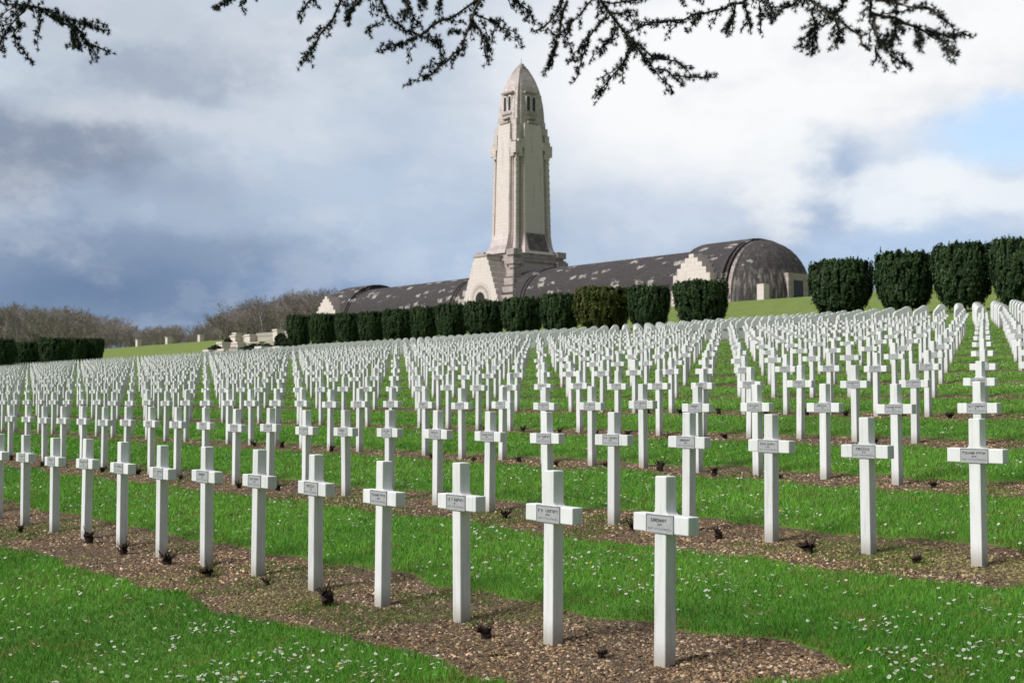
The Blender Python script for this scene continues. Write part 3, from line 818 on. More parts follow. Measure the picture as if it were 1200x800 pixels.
# pointed shell-shaped head
hd = MB()
prof = [(29.2, 3.10), (31.5, 3.02), (34.5, 2.93), (37.0, 2.82), (38.6, 2.67), (40.2, 2.42), (41.6, 2.09), (42.8, 1.72), (43.8, 1.32), (44.6, .92), (45.15, .62)]
hd.loft([rect_ring(h * SX * 1.02, h * SY, z, h * .34) for z, h in prof])
head = obj('tower_head', hd, M_HEAD, tower)
kn = MB(); kn.loft([rect_ring(.72, .72, 45.1, .25), rect_ring(.72, .72, 45.45, .25), rect_ring(.5, .5, 45.5, .15), rect_ring(.36, .36, 45.95, .12)])
kn.tube([(0, 0, 45.9), (0, 0, 47.0)], [.07, .03], 6)
obj('finial', kn, M_STONE_DARK, head)
rb = MB()
for sx_ in (-1, 1):
    for sy_ in (-1, 1):
        rings = []
        for z, h in prof:
            cx, cy = sx_ * (h * SX * 1.02 - h * .17), sy_ * (h * SY - h * .17)
            d = .16 + .05 * h
            rings.append([(cx - d, cy - d, z), (cx + d, cy - d, z), (cx + d, cy + d, z), (cx - d, cy + d, z)])
        rb.loft(rings)
obj('corner_rib', rb, M_HEAD, head)
def arch_pts(w, h, n=8, x=0.0, z=0.0):
    p = [(x + w, z), (x + w, z + h - w)]
    for k in range(1, n): p.append((x + w * math.cos(PI * k / n), z + h - w + w * math.sin(PI * k / n)))
    return p + [(x - w, z + h - w), (x - w, z)]
for face in range(4):
    for off in (-.62, .62):
        wn = MB(); d = 2.73 * (SY if face % 2 == 0 else SX) * (1.0 if face % 2 == 0 else 1.02)
        fr = MB()
        wn.prism_y(arch_pts(.31, 2.5, x=off, z=37.1), -d - .10, -d + .4)
        fr.prism_y(arch_pts(.52, 3.0, x=off, z=36.85), -d - .05, -d + .3)
        o1 = obj('belfry_window', fr, M_STONE_CLEAN, head); o1.rotation_euler.z = face * PI / 2
        obj('opening', wn, M_GLASS, o1)
    for q in ((1.5, .28, 40.15, 40.45), (1.3, .34, 36.4, 36.7)):
        lt = MB(); lt.box(-q[0], q[0], -d - q[1], -d + .25, q[2], q[3])
        o2 = obj('belfry_ledge', lt, M_STONE_DARK, head); o2.rotation_euler.z = face * PI / 2
    sl = MB(); sl.box(-1.15, 1.15, -3.36 * (SY if face % 2 == 0 else SX) - .12, -2.9 * (SY if face % 2 == 0 else SX), 34.7, 35.1); sl.box(-.8, .9, -3.2 * (SY if face % 2 == 0 else SX) - .1, -2.9 * (SY if face % 2 == 0 else SX), 35.6, 35.85)
    o3 = obj('panel_cap', sl, M_STONE_DARK, head); o3.rotation_euler.z = face * PI / 2
# flared foot of the tower
ft = MB()
for sgn in (-1, 1):
    for ax in (0, 1):
        a_, b_ = (SX, SY) if ax == 0 else (SY, SX)
        rings = []
        for z, half, d in ((11.7, 2.9, 5.25), (12.3, 2.75, 5.0), (13.2, 2.45, 4.55), (14.3, 2.2, 4.15), (15.25, 2.05, 3.92)):
            pts = [(-half * a_, 2.6 * b_), (half * a_, 2.6 * b_), (half * a_, d * b_), (-half * a_, d * b_)]
            rings.append([(p, q * sgn, z) if ax == 0 else (q * sgn, -p, z) for p, q in pts])
        ft.loft(rings)
obj('flared_foot', ft, M_STONE, tower)
for sgn in (-1, 1):
    bk = MB(); hx = 1.95 * SY
    rings = []
    for z, d, h in ((12.25, 5.02, 1.0), (13.3, 4.64, .98), (15.35, 3.97, .95)):
        pts = [(-hx * h, d * SX - .5), (hx * h, d * SX - .5), (hx * h, d * SX + .05), (-hx * h, d * SX + .05)]
        rings.append([(q * sgn, -p, z) for p, q in pts])
    bk.loft(rings)
    obj('blackened_slope', bk, M_STONE_BLACK, tower)
bs = MB()
bs.loft([rect_ring(5.0 * SX, 5.0 * SY, 0, 0), rect_ring(4.9 * SX, 4.9 * SY, 10.2, 0)])
base = obj('tower_base', bs, M_STONE, oss)
co = MB()
co.box(-5.3 * SX, 5.3 * SX, -5.3 * SY, 5.3 * SY, 10.203, 10.8); co.box(-5.0 * SX, 5.0 * SX, -5.0 * SY, 5.0 * SY, 10.803, 11.75)
for sx_ in (-1, 1):
    for sy_ in (-1, 1):
        cx, cy = 4.35 * SX * sx_, 4.35 * SY * sy_
        co.box(cx - 1.0, cx + 1.0, cy - 1.0, cy + 1.0, 11.2, 12.3)
        co.box(cx - 1.25, cx + 1.25, cy - 1.25, cy + 1.25, 9.6, 10.5)
obj('cornice', co, M_STONE_DARK, base, bevel=.05, seg=1)
# stepped buttresses at the four corners of the base
for sx_ in (-1, 1):
    for sy_ in (-1, 1):
        g = MB()
        for k in range(7):
            z1 = 10.2 - k * 1.5; e = .45 + k * .62; z0 = z1 - 1.42
            xs = sorted((4.0 * SX * sx_, (4.9 * SX + e) * sx_)); ys = sorted((4.0 * SY * sy_, (4.9 * SY + e * .9) * sy_))
            g.box(xs[0], xs[1], ys[0], ys[1], max(z0, -.3), z1)
        obj('stepped_buttress', g, M_STONE if k % 2 else M_STONE_DARK, base, bevel=.12, seg=1)
# entrance front with stepped gable and recessed round arch
PF = -9.2
gb = MB()
out = [(5.6, -.4), (5.6, 1.4)]
for k in range(9):
    z = 1.4 + k * 1.0; x = 5.45 - k * .40
    out += [(x, z), (x - .06, z + .75), (x - .40, z + 1.0)]
out = [p for p in out] + [(1.75, 10.4), (1.75, 11.0)]
gb.prism_y(out + [(-x, z) for x, z in out[::-1]], PF, -3.5)
portal = obj('entrance_front', gb, M_STONE_CLEAN, base)
for k in range(3):
    ar = MB(); ar.prism_y(arch_pts(2.8 - k * .5, 6.6 - k * .55, 14), PF - .03 - .012 * k, PF + .2 + .2 * k)
    obj('arch_ring', ar, [M_STONE, M_STONE_DARK, M_STONE][k], portal)
ar = MB(); ar.prism_y(arch_pts(1.25, 4.9, 14), PF - .075, PF + .5)
obj('doorway', ar, M_DOOR, portal)
cap = MB(); cap.box(-2.0, 2.0, PF - .15, -3.6, 11.003, 11.35)
obj('gable_cap', cap, M_STONE_DARK, portal)

# vaulted wings
def vault_profile(w, zs, zt, n=18, p=1.0):
    return [(-w * math.cos(PI * k / n), zs + (zt - zs) * math.sin(PI * k / n) ** p) for k in range(n + 1)]
WH, ZS, ZT = 8.3, 2.3, 8.85
for sgn, x0, x1 in ((1, 4.2, 46.0), (-1, 4.2, 46.0)):
    a, b = (x0, x1) if sgn > 0 else (-x1, -x0)
    rf = MB(); pr = vault_profile(WH, ZS, ZT)
    rf.prism_x(pr, a, b)
    roof = obj('vault_roof', rf, M_ROOF, oss, smoothed=False)
    for k in range(3):                                          # low ribs across the vault near the tower and the end
        xr = sgn * (x0 + (5.0, 5.9, 40.2)[k]); rr = MB()
        rr.prism_x(vault_profile(WH + .16, ZS, ZT + .16), xr - .22, xr + .22); obj('vault_rib', rr, M_ROOF, roof)
    w = MB(); w.box(a, b, -WH - .05, WH + .05, -.5, ZS - .003)
    wall = obj('side_wall', w, M_STONE_CLEAN, oss)
    for k in range(9):
        xc = sgn * (x0 + 3.0 + k * 4.5)
        pf = MB(); pf.box(xc - .55, xc + .55, -WH - .5, -WH - .04, -.5, ZS + .35); obj('pier', pf, M_STONE_CLEAN, wall)
        if k < 8:
            wf = MB(); xm = xc + sgn * 2.25; wf.box(xm - .8, xm + .8, -WH - .14, -WH + .1, .55, 2.0); obj('wall_window', wf, M_GLASS, wall)
    # end pavilion: wider vault with a stepped white gable on the front
    pv = MB(); a, b = (sgn * 44.6, sgn * 53.6); a, b = min(a, b), max(a, b)
    pv.prism_x(vault_profile(WH + .5, 1.6, 9.75), a, b); pav = obj('pavilion_vault', pv, M_ROOF, oss)
    gw = MB()
    o_ = [(3.5, -.6), (3.5, 4.3), (2.75, 4.3), (2.75, 5.2), (2.0, 5.2), (2.0, 5.95), (1.2, 5.95), (1.2, 6.6), (.45, 6.6), (.45, 7.15)]
    gw.prism_y([(sgn * 49.2 + x, z) for x, z in o_] + [(sgn * 49.2 - x, z) for x, z in o_[::-1]], -WH - 1.6, -WH + 3.4)
    gab = obj('stepped_gable', gw, M_STONE_CLEAN, pav)
    gr_ = MB(); gr_.box(sgn * 49.2 - 1.5, sgn * 49.2 + 1.5, -WH - 1.72, -WH - 1.5, .3, 2.9); obj('gable_window', gr_, M_GLASS, gab)
    li = MB(); li.box(sgn * 49.2 - 1.8, sgn * 49.2 + 1.8, -WH - 1.82, -WH - 1.4, 2.95, 3.3); obj('window_lintel', li, mat_stone('warm_lintel_stone', (.42, .30, .24), (.36, .27, .22), .4) if sgn > 0 else M_STONE, gab)
    sb = MB(); sb.box(sgn * 53.0 - 1.2, sgn * 53.0 + .9, -WH - .9, -WH + 2, -.6, 3.2); obj('pavilion_wall', sb, M_STONE_CLEAN, pav)
    # rounded end
    ap = MB(); rings = []
    E, W2, H2 = 6.6, WH - .2, 9.3
    nlat, nlon = 12, 28
    for i in range(nlat + 1):
        t = i / nlat; z = -.4 + (H2 + .4) * math.sin(t * PI / 2) ; s = math.cos(t * PI / 2) ** .80
        s = max(s, .015)
        rg = []
        for k in range(nlon + 1):
            f = -PI / 2 + PI * k / nlon
            rg.append((sgn * (53.6 + E * s * math.cos(f) ** .8 if math.cos(f) > 0 else 53.6), W2 * s * math.sin(f), z))
        rings.append(rg)
    vs = [p for r_ in rings for p in r_]; m_ = nlon + 1; fs = []
    for i in range(nlat):
        for k in range(nlon): fs.append((i * m_ + k, i * m_ + k + 1, (i + 1) * m_ + k + 1, (i + 1) * m_ + k))
    ap.add(vs, fs); apse = obj('rounded_end', ap, M_APSE, oss)
    for k, (xo, gw_, z_) in enumerate(((53.6, .45, .35), (54.6, .3, .12), )):
        rm = MB(); n = 24
        pr = [(-(W2 + z_) * math.cos(PI * q / n), -.4 + (H2 + .4 + z_) * math.sin(PI * q / n) ** .8) for q in range(n + 1)]
        pi_ = [(y * .93, (z + .4) * .94 - .4) for y, z in pr]
        ring_ = pr + pi_[::-1]
        if k == 0: rm.prism_x(ring_, sgn * xo - gw_, sgn * xo + gw_)
        else:
            s2 = 1.0; rm.prism_x([(y * s2, (z + .4) * s2 - .4) for y, z in ring_], sgn * xo - gw_, sgn * xo + gw_)
        obj('arch_rim', rm, M_STONE_DARK if k == 1 else M_ROOF, apse)
    ew = MB(); ew.box(sgn * 59.2 - .9, sgn * 59.2 + .9, -2.0, 2.4, -.4, 4.2); pnl = obj('end_bay', ew, M_STONE_DARK, apse)
    ww = MB(); ww.box(sgn * 60.1 - .15, sgn * 60.1 + .08, -.8, 1.2, 1.0, 3.2); obj('end_window', ww, M_GLASS, pnl)

# pale boundary stone block by the rounded end and posts along the terrace edge
def on_v(px, v): return ray_ground(px, 0, v)
def post(px, v, w, h, label, name='stone_post', cat='stone post', cap=True):
    x, y = on_v(px, v); u_, _ = to_uv(x, y)
    mb = MB(); mb.box(-w / 2, w / 2, -w / 2, w / 2, -.5, h)
    if cap: mb.box(-w / 2 - .08, w / 2 + .08, -w / 2 - .08, w / 2 + .08, h + .002, h + .16)
    o = obj(name, mb, M_STONE_CLEAN, None, (x, y, float(slope(v))), ROT, bevel=.02, seg=1)
    tag(o, label, cat, 'pale stone posts on the terrace edge' if cap else None)
post(895, 134.0, 1.15, 2.0, 'plain white stone block standing before the dark rounded building end', 'stone_block', 'stone block', False)
post(113, 138.0, 1.2, 2.0, 'pale stone post peeping over the right end of the left hedge')
post(162, 137.0, 1.15, 1.7, 'pale square stone post on the green bank, nearest the left hedge')
post(197, 137.0, 1.15, 1.7, 'pale square stone post, middle of three on the green bank')
post(235, 137.0, 1.15, 1.6, 'pale square stone post on the green bank nearest the stone terrace')

# stepped terrace of pale walls between cemetery and hall
tx, ty = on_v(291, 92.0); tu, tv = to_uv(tx, ty)
ter = empty('stone_terrace', (tx, ty, float(slope(92.0))), ROT)
tag(ter, 'pale stepped stone terrace with low walls, square piers and small bushes', 'terrace')
def loc_of(px, v):
    x, y = on_v(px, v); u_, v_ = to_uv(x, y)
    return -(u_ - tu), v_ - tv
def zpx(px, v, py):
    x, y = on_v(px, v); return CAM_Z + (467 - py) / F_PX * float(to_px(x, y, 9)[2]) - float(slope(92.0))
def twall(p0, p1, v, yt, yb, thick=.6, mat=M_WALLSTONE, name='terrace_wall'):
    x0, y0 = loc_of(p0, v); x1, _ = loc_of(p1, v); pm = (p0 + p1) / 2
    mb = MB(); zt = zpx(pm, v, yt); zb = min(zpx(pm, v, yb), float(slope(v)) - float(slope(92.0))) - .3
    mb.box(x0, x1, y0, y0 + thick, zb, zt - .25); mb.box(x0 - .03, x1 + .03, y0 - .08, y0 + thick + .08, zt - .247, zt)
    return obj(name, mb, mat, ter)
def tpier(p0, p1, v, yt, yb):
    x0, y0 = loc_of(p0, v); x1, _ = loc_of(p1, v); w = x1 - x0; pm = (p0 + p1) / 2
    zt = zpx(pm, v, yt); zb = min(zpx(pm, v, yb), float(slope(v)) - float(slope(92.0))) - .3
    mb = MB(); mb.box(x0, x1, y0 - .25, y0 - .25 + w * .8, zb, zt - .25); mb.box(x0 - .1, x1 + .1, y0 - .35, y0 - .15 + w * .8, zt - .247, zt)
    return obj('pier', mb, M_STONE_CLEAN, ter)
for a in ((241, 247, 66, 410, 420), (258, 265, 66, 409, 417), (302, 309, 66, 406, 416), (323, 330, 66, 406, 415),
          (256, 262, 84, 401, 410), (272, 280, 86, 401, 409), (271, 277, 100, 393, 401), (288, 294, 101, 392, 401), (321, 326, 100, 386, 398), (273.5, 278, 106, 390, 399)): tpier(*a)
for a in ((247, 258, 66.3, 411, 416), (265, 279, 66.3, 409, 416), (309, 323, 66.3, 407, 415), (330, 343, 66.3, 407, 414),
          (262, 273, 86, 403, 409), (280, 304, 87, 401, 408), (312, 345, 87, 399, 408), (277, 289, 101, 394, 402), (294, 321, 102, 392, 404), (326, 340, 101, 389, 398), (300, 345, 110, 389, 396)): twall(*a)
def bush_mesh(seed, n=500):
    r = np.random.default_rng(seed)
    d = r.normal(size=(n, 3)); d /= np.linalg.norm(d, axis=1)[:, None]; d[:, 2] = np.abs(d[:, 2])
    C = d * (0.6 + .4 * r.random((n, 1)) ** .5); s = .10 + .1 * r.random(n)
    q = r.normal(size=(n, 3)); q /= np.linalg.norm(q, axis=1)[:, None]; p = np.cross(q, d); p /= np.linalg.norm(p, axis=1)[:, None] + 1e-6
    P = np.stack([C - q * s[:, None], C + p * s[:, None], C + q * s[:, None], C - p * s[:, None]], 1)
    c = np.array([.02, .032, .014]) * (.5 + 1.2 * r.random((n, 1)))
    return big_mesh('bush', P.reshape(-1, 3), np.arange(n * 4), 4, M_LEAF, c)
ME_BUSH = [bush_mesh(1), bush_mesh(2)]
for i, (px, v, py, w, h) in enumerate(((252, 68, 409, 1.0, .7), (268, 88, 407, 1.0, .9), (267, 90, 401, .8, .8), (313, 70, 406, .9, .6), (329, 98, 395, 1.0, .8), (332, 84, 403, 1.3, 1.0),
                                       (284, 74, 413, 1.7, .8), (292, 74, 412, 1.5, .9), (299, 74, 411, 1.3, 1.0))):
    x, y = on_v(px, v)
    o = link('round_bush', ME_BUSH[i % 2], None, (x, y, zpx(px, v, py) + float(slope(92.0)) - .5), i * 1.3); o.scale = (w, w, h * 1.3)
    tag(o, ['small dark bush behind the lowest left terrace pier', 'round dark bush on the left of the middle terrace wall', 'small bush at the top left of the terrace', 'small dark bush behind the right lower terrace wall',
            'round bush at the upper right of the terrace beside the tall pier', 'largest round bush at the right of the terrace', 'dark low bush at the left of the three before the central wall',
            'dark low bush between two others before the central terrace wall', 'dark low bush at the right of the three before the central wall'][i], 'bush', 'bushes on the stone terrace')

# ------------------------------------------------------------------ bare winter wood
def bare_tree(seed, H=15.0, bushy=1.0):
    r = random.Random(seed); segs = []            # (p0, p1, r0, r1, level)
    def grow(p, d, L, rad, lev):
        n = 3 if lev < 2 else 2
        for k in range(n):
            q = p + d * (L / n)
            segs.append((p, q, rad * (1 - .25 * k / n), rad * (1 - .25 * (k + 1) / n), lev))
            d = (d + Vector((r.gauss(0, .12), r.gauss(0, .12), r.gauss(.03, .06)))).normalized(); p = q
            if lev < 4 and (k > 0 or lev > 0):
                for _ in range(2 if lev < 3 else 3):
                    a = r.uniform(0, 2 * PI); s = d.orthogonal().normalized(); s = Matrix.Rotation(a, 3, d) @ s
                    nd = (d * r.uniform(.55, 1.0) + s * r.uniform(.45, .85) + Vector((0, 0, .22))).normalized()
                    grow(p, nd, L * r.uniform(.48, .72), rad * .52, lev + 1)
        if lev < 4: grow(p, d, L * .6, rad * .62, lev + 1)
    grow(Vector((0, 0, -.5)), Vector((r.gauss(0, .05), r.gauss(0, .05), 1)).normalized(), H * .42, H * .013, 0)
    top = max(s[1].z for s in segs)
    return segs, H / top
def ribbons(segs, sc, r):
    P0 = np.array([s[0][:] for s in segs]) * sc; P1 = np.array([s[1][:] for s in segs]) * sc
    w0 = np.maximum(np.array([s[2] for s in segs]), .028); w1 = np.maximum(np.array([s[3] for s in segs]), .020); lev = np.array([s[4] for s in segs])
    d = P1 - P0; q = r.normal(size=d.shape); s = np.cross(d, q); s /= np.linalg.norm(s, axis=1)[:, None] + 1e-9
    P = np.stack([P0 - s * w0[:, None], P0 + s * w0[:, None], P1 + s * w1[:, None], P1 - s * w1[:, None]], 1)
    return P, lev
VAR = []
for s in range(5):
    sg, sc = bare_tree(40 + s); P, lev = ribbons(sg, sc, rng); VAR.append((P, lev, sg, sc))
SKY = [(-40, 352), (40, 353), (100, 361), (150, 376), (190, 381), (240, 372), (280, 360), (310, 347), (340, 338), (400, 337), (450, 341)]
def top_h(px, x, y):
    py = np.interp(px, [a for a, b in SKY], [b for a, b in SKY])
    return CAM_Z + (467 - py) / F_PX * y
TV, TC = [], []
def add_tree(x, y, z, h, k, rz, tone):
    P, lev, _, _ = VAR[k]; m = P.reshape(-1, 3) * (h / 15.0)
    m[:, :2] *= 1.15
    c, s = math.cos(rz), math.sin(rz)
    Q = np.stack([m[:, 0] * c - m[:, 1] * s + x, m[:, 0] * s + m[:, 1] * c + y, m[:, 2] + z], -1)
    col = np.where((lev < 2)[:, None], np.array([.33, .31, .295]), np.array([.32, .283, .265])) * tone * (.75 + .5 * rng.random((len(lev), 1)))
    TV.append(Q); TC.append(col)
cnt = 0
while cnt < 400:
    px = random.uniform(-60, 455) if cnt < 270 else random.uniform(255, 440); v = random.choice([random.uniform(150, 175), random.uniform(165, 235)])
    x, y = on_v(px, v)
    zt = top_h(px, x, y); z = 14.6; h = (zt - z) * random.uniform(.62, 1.02)
    if h < 3: continue
    add_tree(x, y, z, min(h, 26), random.randrange(5), random.uniform(0, 6.28), random.uniform(.7, 1.15)); cnt += 1
for k in range(26):
    px = random.uniform(935, 1300); v = random.uniform(190, 260); x, y = on_v(px, v)
    add_tree(x, y, 14.5, random.uniform(5, 9) + (3 if 1010 < px < 1040 else 0), random.randrange(5), random.uniform(0, 6.28), random.uniform(.8, 1.1))
V_ = np.concatenate(TV); C_ = np.concatenate(TC)
tag(link('bare_wood', big_mesh('bare_wood', V_, np.arange(len(V_)), 4, M_TWIG, C_)), 'far-off leafless brown wood along the skyline behind the cemetery', 'wood', kind='stuff')
# single tall bare trees at the far left
for i, (px, v, hpx) in enumerate([(6, 136, 356), (22, 138, 352), (38, 140, 355), (55, 139, 358), (74, 142, 360), (96, 144, 362)]):
    x, y = on_v(px, v); z = 14.9; h = CAM_Z + (467 - hpx) / F_PX * y - z
    _, _, sg, sc = VAR[i % 5]; f = h / 15.0 * sc
    o = empty('bare_tree', (x, y, z), i * 1.1)
    tag(o, ['bare grey tree at the left edge behind the dark hedge', 'tallest bare tree near the left edge behind the hedge', 'bare tree third from the left edge above the hedge', 'bare tree fourth from the left edge above the hedge',
            'bare tree fifth from the left edge above the hedge', 'bare tree above the right part of the left hedge'][i], 'tree', 'bare trees behind the left hedge')
    t = MB()
    for s in sg:
        if s[4] < 2: t.tube([s[0] * f, s[1] * f], [max(s[2] * f, .05), max(s[3] * f, .04)], 5)
    obj('trunk', t, simple('grey_bark', (.15, .135, .125), (.26, .24, .22), 2, .9) if i == 0 else bpy.data.materials['grey_bark'], o)
    s2 = [s for s in sg if s[4] >= 2]; P, lev = ribbons(s2, f, rng)
    link('crown', big_mesh('crown', P.reshape(-1, 3), np.arange(len(P) * 4), 4, M_TWIG, np.array([.27, .245, .23]) * (.75 + .5 * rng.random((len(P), 1)))), o)

# ------------------------------------------------------------------ cedar boughs hanging into the top of the view
cedar = empty('cedar_tree', (3.2, -5.0, 0.0))
tag(cedar, 'dark cedar boughs with short needles hanging down from above', 'cedar')
LINES = [  # runs of shoots: distance, then the bend points along each shoot
 (4.4, [(33, -14), (33, 10), (60, 20), (85, 38), (105, 58), (132, 70)]), (4.4, [(60, 20), (95, 32), (127, 43)]), (4.4, [(33, 10), (15, 32), (-4, 64)]), (4.4, [(22, 22), (18, 45), (25, 68)]), (4.4, [(33, 10), (10, 10), (-6, 4)]), (4.5, [(85, 38), (90, 62)]), (4.5, [(45, 14), (48, 44)]),
 (4.9, [(292, -12), (270, 4), (250, 17)]), (4.9, [(280, -10), (289, 6)]),
 (4.6, [(378, -14), (358, 10), (349, 25)]), (4.6, [(408, -14), (390, 28), (370, 55), (354, 76)]), (4.6, [(432, -10), (415, 14), (405, 29)]),
 (4.5, [(438, -14), (455, 25), (476, 42), (492, 48)]), (4.5, [(492, 48), (515, 32), (545, 16), (572, -8)]), (4.5, [(492, 48), (478, 55), (462, 62)]), (4.5, [(492, 48), (510, 56), (521, 66)]), (4.5, [(455, 25), (435, 38), (428, 40)]), (4.5, [(470, -8), (478, 14), (470, 26)]),
 (4.5, [(568, -10), (552, 30), (540, 64), (515, 85), (497, 103)]), (4.5, [(552, 30), (565, 48), (575, 68)]), (4.5, [(556, 22), (580, 32), (595, 46)]), (4.5, [(540, 40), (528, 44)]), (4.5, [(517, -10), (515, 18)]), (4.6, [(495, -10), (496, 14)]), (4.5, [(592, -10), (605, 5), (622, 20)]),
 (4.2, [(696, -14), (712, 18), (735, 50), (752, 72), (768, 90), (790, 120)]), (4.2, [(740, 58), (728, 86), (695, 124)]), (4.2, [(768, 88), (800, 99), (838, 99)]), (4.2, [(752, 74), (780, 78), (809, 84)]), (4.2, [(712, 18), (690, 50), (676, 92)]), (4.2, [(725, 36), (712, 58), (700, 66)]), (4.2, [(735, 50), (752, 62)]),
 (4.3, [(668, -12), (650, 22), (627, 46)]), (4.3, [(665, 5), (654, 45), (650, 62), (642, 88)]), (4.2, [(700, -2), (672, 30), (662, 44)]), (4.2, [(706, 6), (735, 8), (758, -4)]), (4.2, [(715, 22), (748, 18)]), (4.2, [(682, 66), (690, 46)]),
 (4.7, [(900, -12), (868, 6), (838, 18), (800, 28), (775, 33), (750, 37)]), (4.7, [(862, 8), (857, 30), (852, 45)]), (4.7, [(872, 4), (880, 42)]), (4.7, [(888, -4), (893, 44)]), (4.7, [(820, 22), (812, 36)]), (4.7, [(800, -10), (822, 6)]), (4.7, [(900, -4), (902, 22), (906, 30)]),
 (4.0, [(1021, -14), (1021, 20), (1026, 46), (1036, 66), (1062, 86)]), (4.0, [(935, -12), (955, 8), (975, 25), (998, 40), (1020, 66)]), (4.0, [(955, 10), (955, 40), (953, 68)]), (4.0, [(978, 28), (984, 46), (979, 66)]), (4.0, [(962, 30), (945, 48), (936, 63)]), (4.0, [(1021, 20), (1048, 28), (1085, 44), (1112, 48), (1140, 49)]),
 (4.0, [(1050, 30), (1048, 46), (1044, 62)]), (4.0, [(1072, 40), (1078, 64)]), (4.0, [(1085, 44), (1104, 56), (1121, 69)]), (4.0, [(1021, 2), (1058, 10), (1084, 14), (1106, 22)]), (4.0, [(1040, 8), (1070, -2)]), (4.0, [(948, -8), (925, 12), (905, 28)]), (4.0, [(1000, -10), (988, 10), (975, 22)]), (4.0, [(1030, 58), (1040, 52)]), (4.0, [(1026, 62), (1024, 82)]),
]
def unproject(px, py, d):
    a = (px - 600) / F_PX; b = (400 - py) / F_PX; c, s = math.cos(PITCH), math.sin(PITCH)
    return Vector((a, c - b * s, b * c + s)) * d + Vector((0, 0, CAM_Z))
r = random.Random(5)
roots = []
SPRAYS = {}
for d0, pts in LINES:
    mx_ = sum(p[0] for p in pts) / len(pts)
    key = 0 if mx_ < 180 else 1 if mx_ < 320 else 2 if mx_ < 445 else 3 if mx_ < 612 else 4 if mx_ < 800 and d0 < 4.5 else 5 if d0 > 4.5 else 6
    wood, NP, NC = SPRAYS.setdefault(key, (MB(), [], []))
    dd = d0 + r.uniform(-.25, .25); L3 = []
    for i, (a_, b_) in enumerate(pts): L3.append(unproject(a_, b_ - 4 - .04 * max(0, b_), d0 + (dd - d0) * i / max(1, len(pts) - 1)))
    if pts[0][1] < -3:                       # carry the shoot on upwards, out of view, to the bough it hangs from
        p0 = L3[0]; bp = Vector((p0.x * .97 + .02, 3.35 + .12 * math.sin(2.1 * p0.x), 4.75 + .10 * math.sin(1.3 * p0.x + .6)))
        m1 = p0.lerp(bp, .35) + Vector((r.gauss(0, .05), .10, -.02)); m2 = p0.lerp(bp, .7) + Vector((r.gauss(0, .06), .08, .05))
        L3 = [bp, m2, m1] + L3
    def shoot(P3, rad, ends):
        sub = [P3[0]]
        for i in range(len(P3) - 1):
            for k in range(1, 4): sub.append(P3[i].lerp(P3[i + 1], k / 3) + Vector((r.gauss(0, .0035), r.gauss(0, .0035), r.gauss(0, .0035))))
        m = len(sub)
        wood.tube(sub, [rad * (1 - .7 * i / m) + .001 for i in range(m)], 5)
        for i in range(m - 1):
            seg = sub[i + 1] - sub[i]; ln = seg.length; cntp = max(1, int(ln / .0068)); dr = seg.normalized()
            for k in range(cntp):
                if r.random() < .10: continue
                p = sub[i].lerp(sub[i + 1], (k + r.random()) / cntp)
                o = dr.orthogonal().normalized(); o = Matrix.Rotation(r.uniform(0, 2 * PI), 3, dr) @ o
                tip = p + (o * .6 + dr * .5).normalized() * r.uniform(.002, .014)
                for q in range(r.randint(20, 28)):
                    nd = (o * .5 + dr * .25 + Vector((r.gauss(0, .75), r.gauss(0, .75), r.gauss(0, .75)))).normalized()
                    l = r.uniform(.008, .018); sd = nd.orthogonal().normalized() * .0015
                    NP.extend([tip - sd, tip + sd, tip + nd * l])
                    g = r.uniform(.5, 1.3); NC.append((.014 * g, .024 * g, .018 * g))
            if ends and i > 0 and r.random() < .60:
                o = dr.orthogonal().normalized(); o = Matrix.Rotation(r.uniform(0, 2 * PI), 3, dr) @ o
                e = (dr * 1.0 + o * .6 + Vector((0, 0, -.12))).normalized(); L = r.uniform(.03, .10)
                shoot([sub[i], sub[i] + e * L * .5, sub[i] + e * L + Vector((0, 0, -.01))], .0016, False)
    shoot(L3, .006 if len(L3) > 5 else .0045 if len(L3) > 3 else .0026, True)
for key, (wood, NP, NC) in SPRAYS.items():
    sp_ = obj('spray', wood, M_BARK, cedar); sp_.location = -Vector(cedar.location)
    link('needles', big_mesh('needles', np.array([p[:] for p in NP]), np.arange(len(NP)), 3, M_NEEDLE, np.array(NC)), sp_)
lim = MB(); T = Vector((3.2, -5.0, 0))
lim.tube([(3.2, -5.0, -.5), (3.2, -5.0, 1.5), (3.25, -4.9, 4.0), (3.2, -5, 9.0), (3.2, -5, 14)], [.6, .45, .38, .25, .05], 12)
lo = obj('trunk', lim, M_BARK, cedar); lo.location = -Vector(cedar.location)
bo = MB()
def bough_pt(x): return Vector((x, 3.35 + .12 * math.sin(2.1 * x), 4.75 + .10 * math.sin(1.3 * x + .6)))
for x0, x1 in ((-2.4, 1.9),):
    bo.tube([(3.2, -5, 6.2), (3.0, -2.0, 6.3), (2.7, 1.2, 5.7)] + [bough_pt(x1 + (x0 - x1) * q / 8) for q in range(9)], [.16, .12, .08] + [.055 - .005 * q for q in range(9)], 8)
b2 = obj('bough', bo, M_BARK, cedar); b2.location = -Vector(cedar.location)

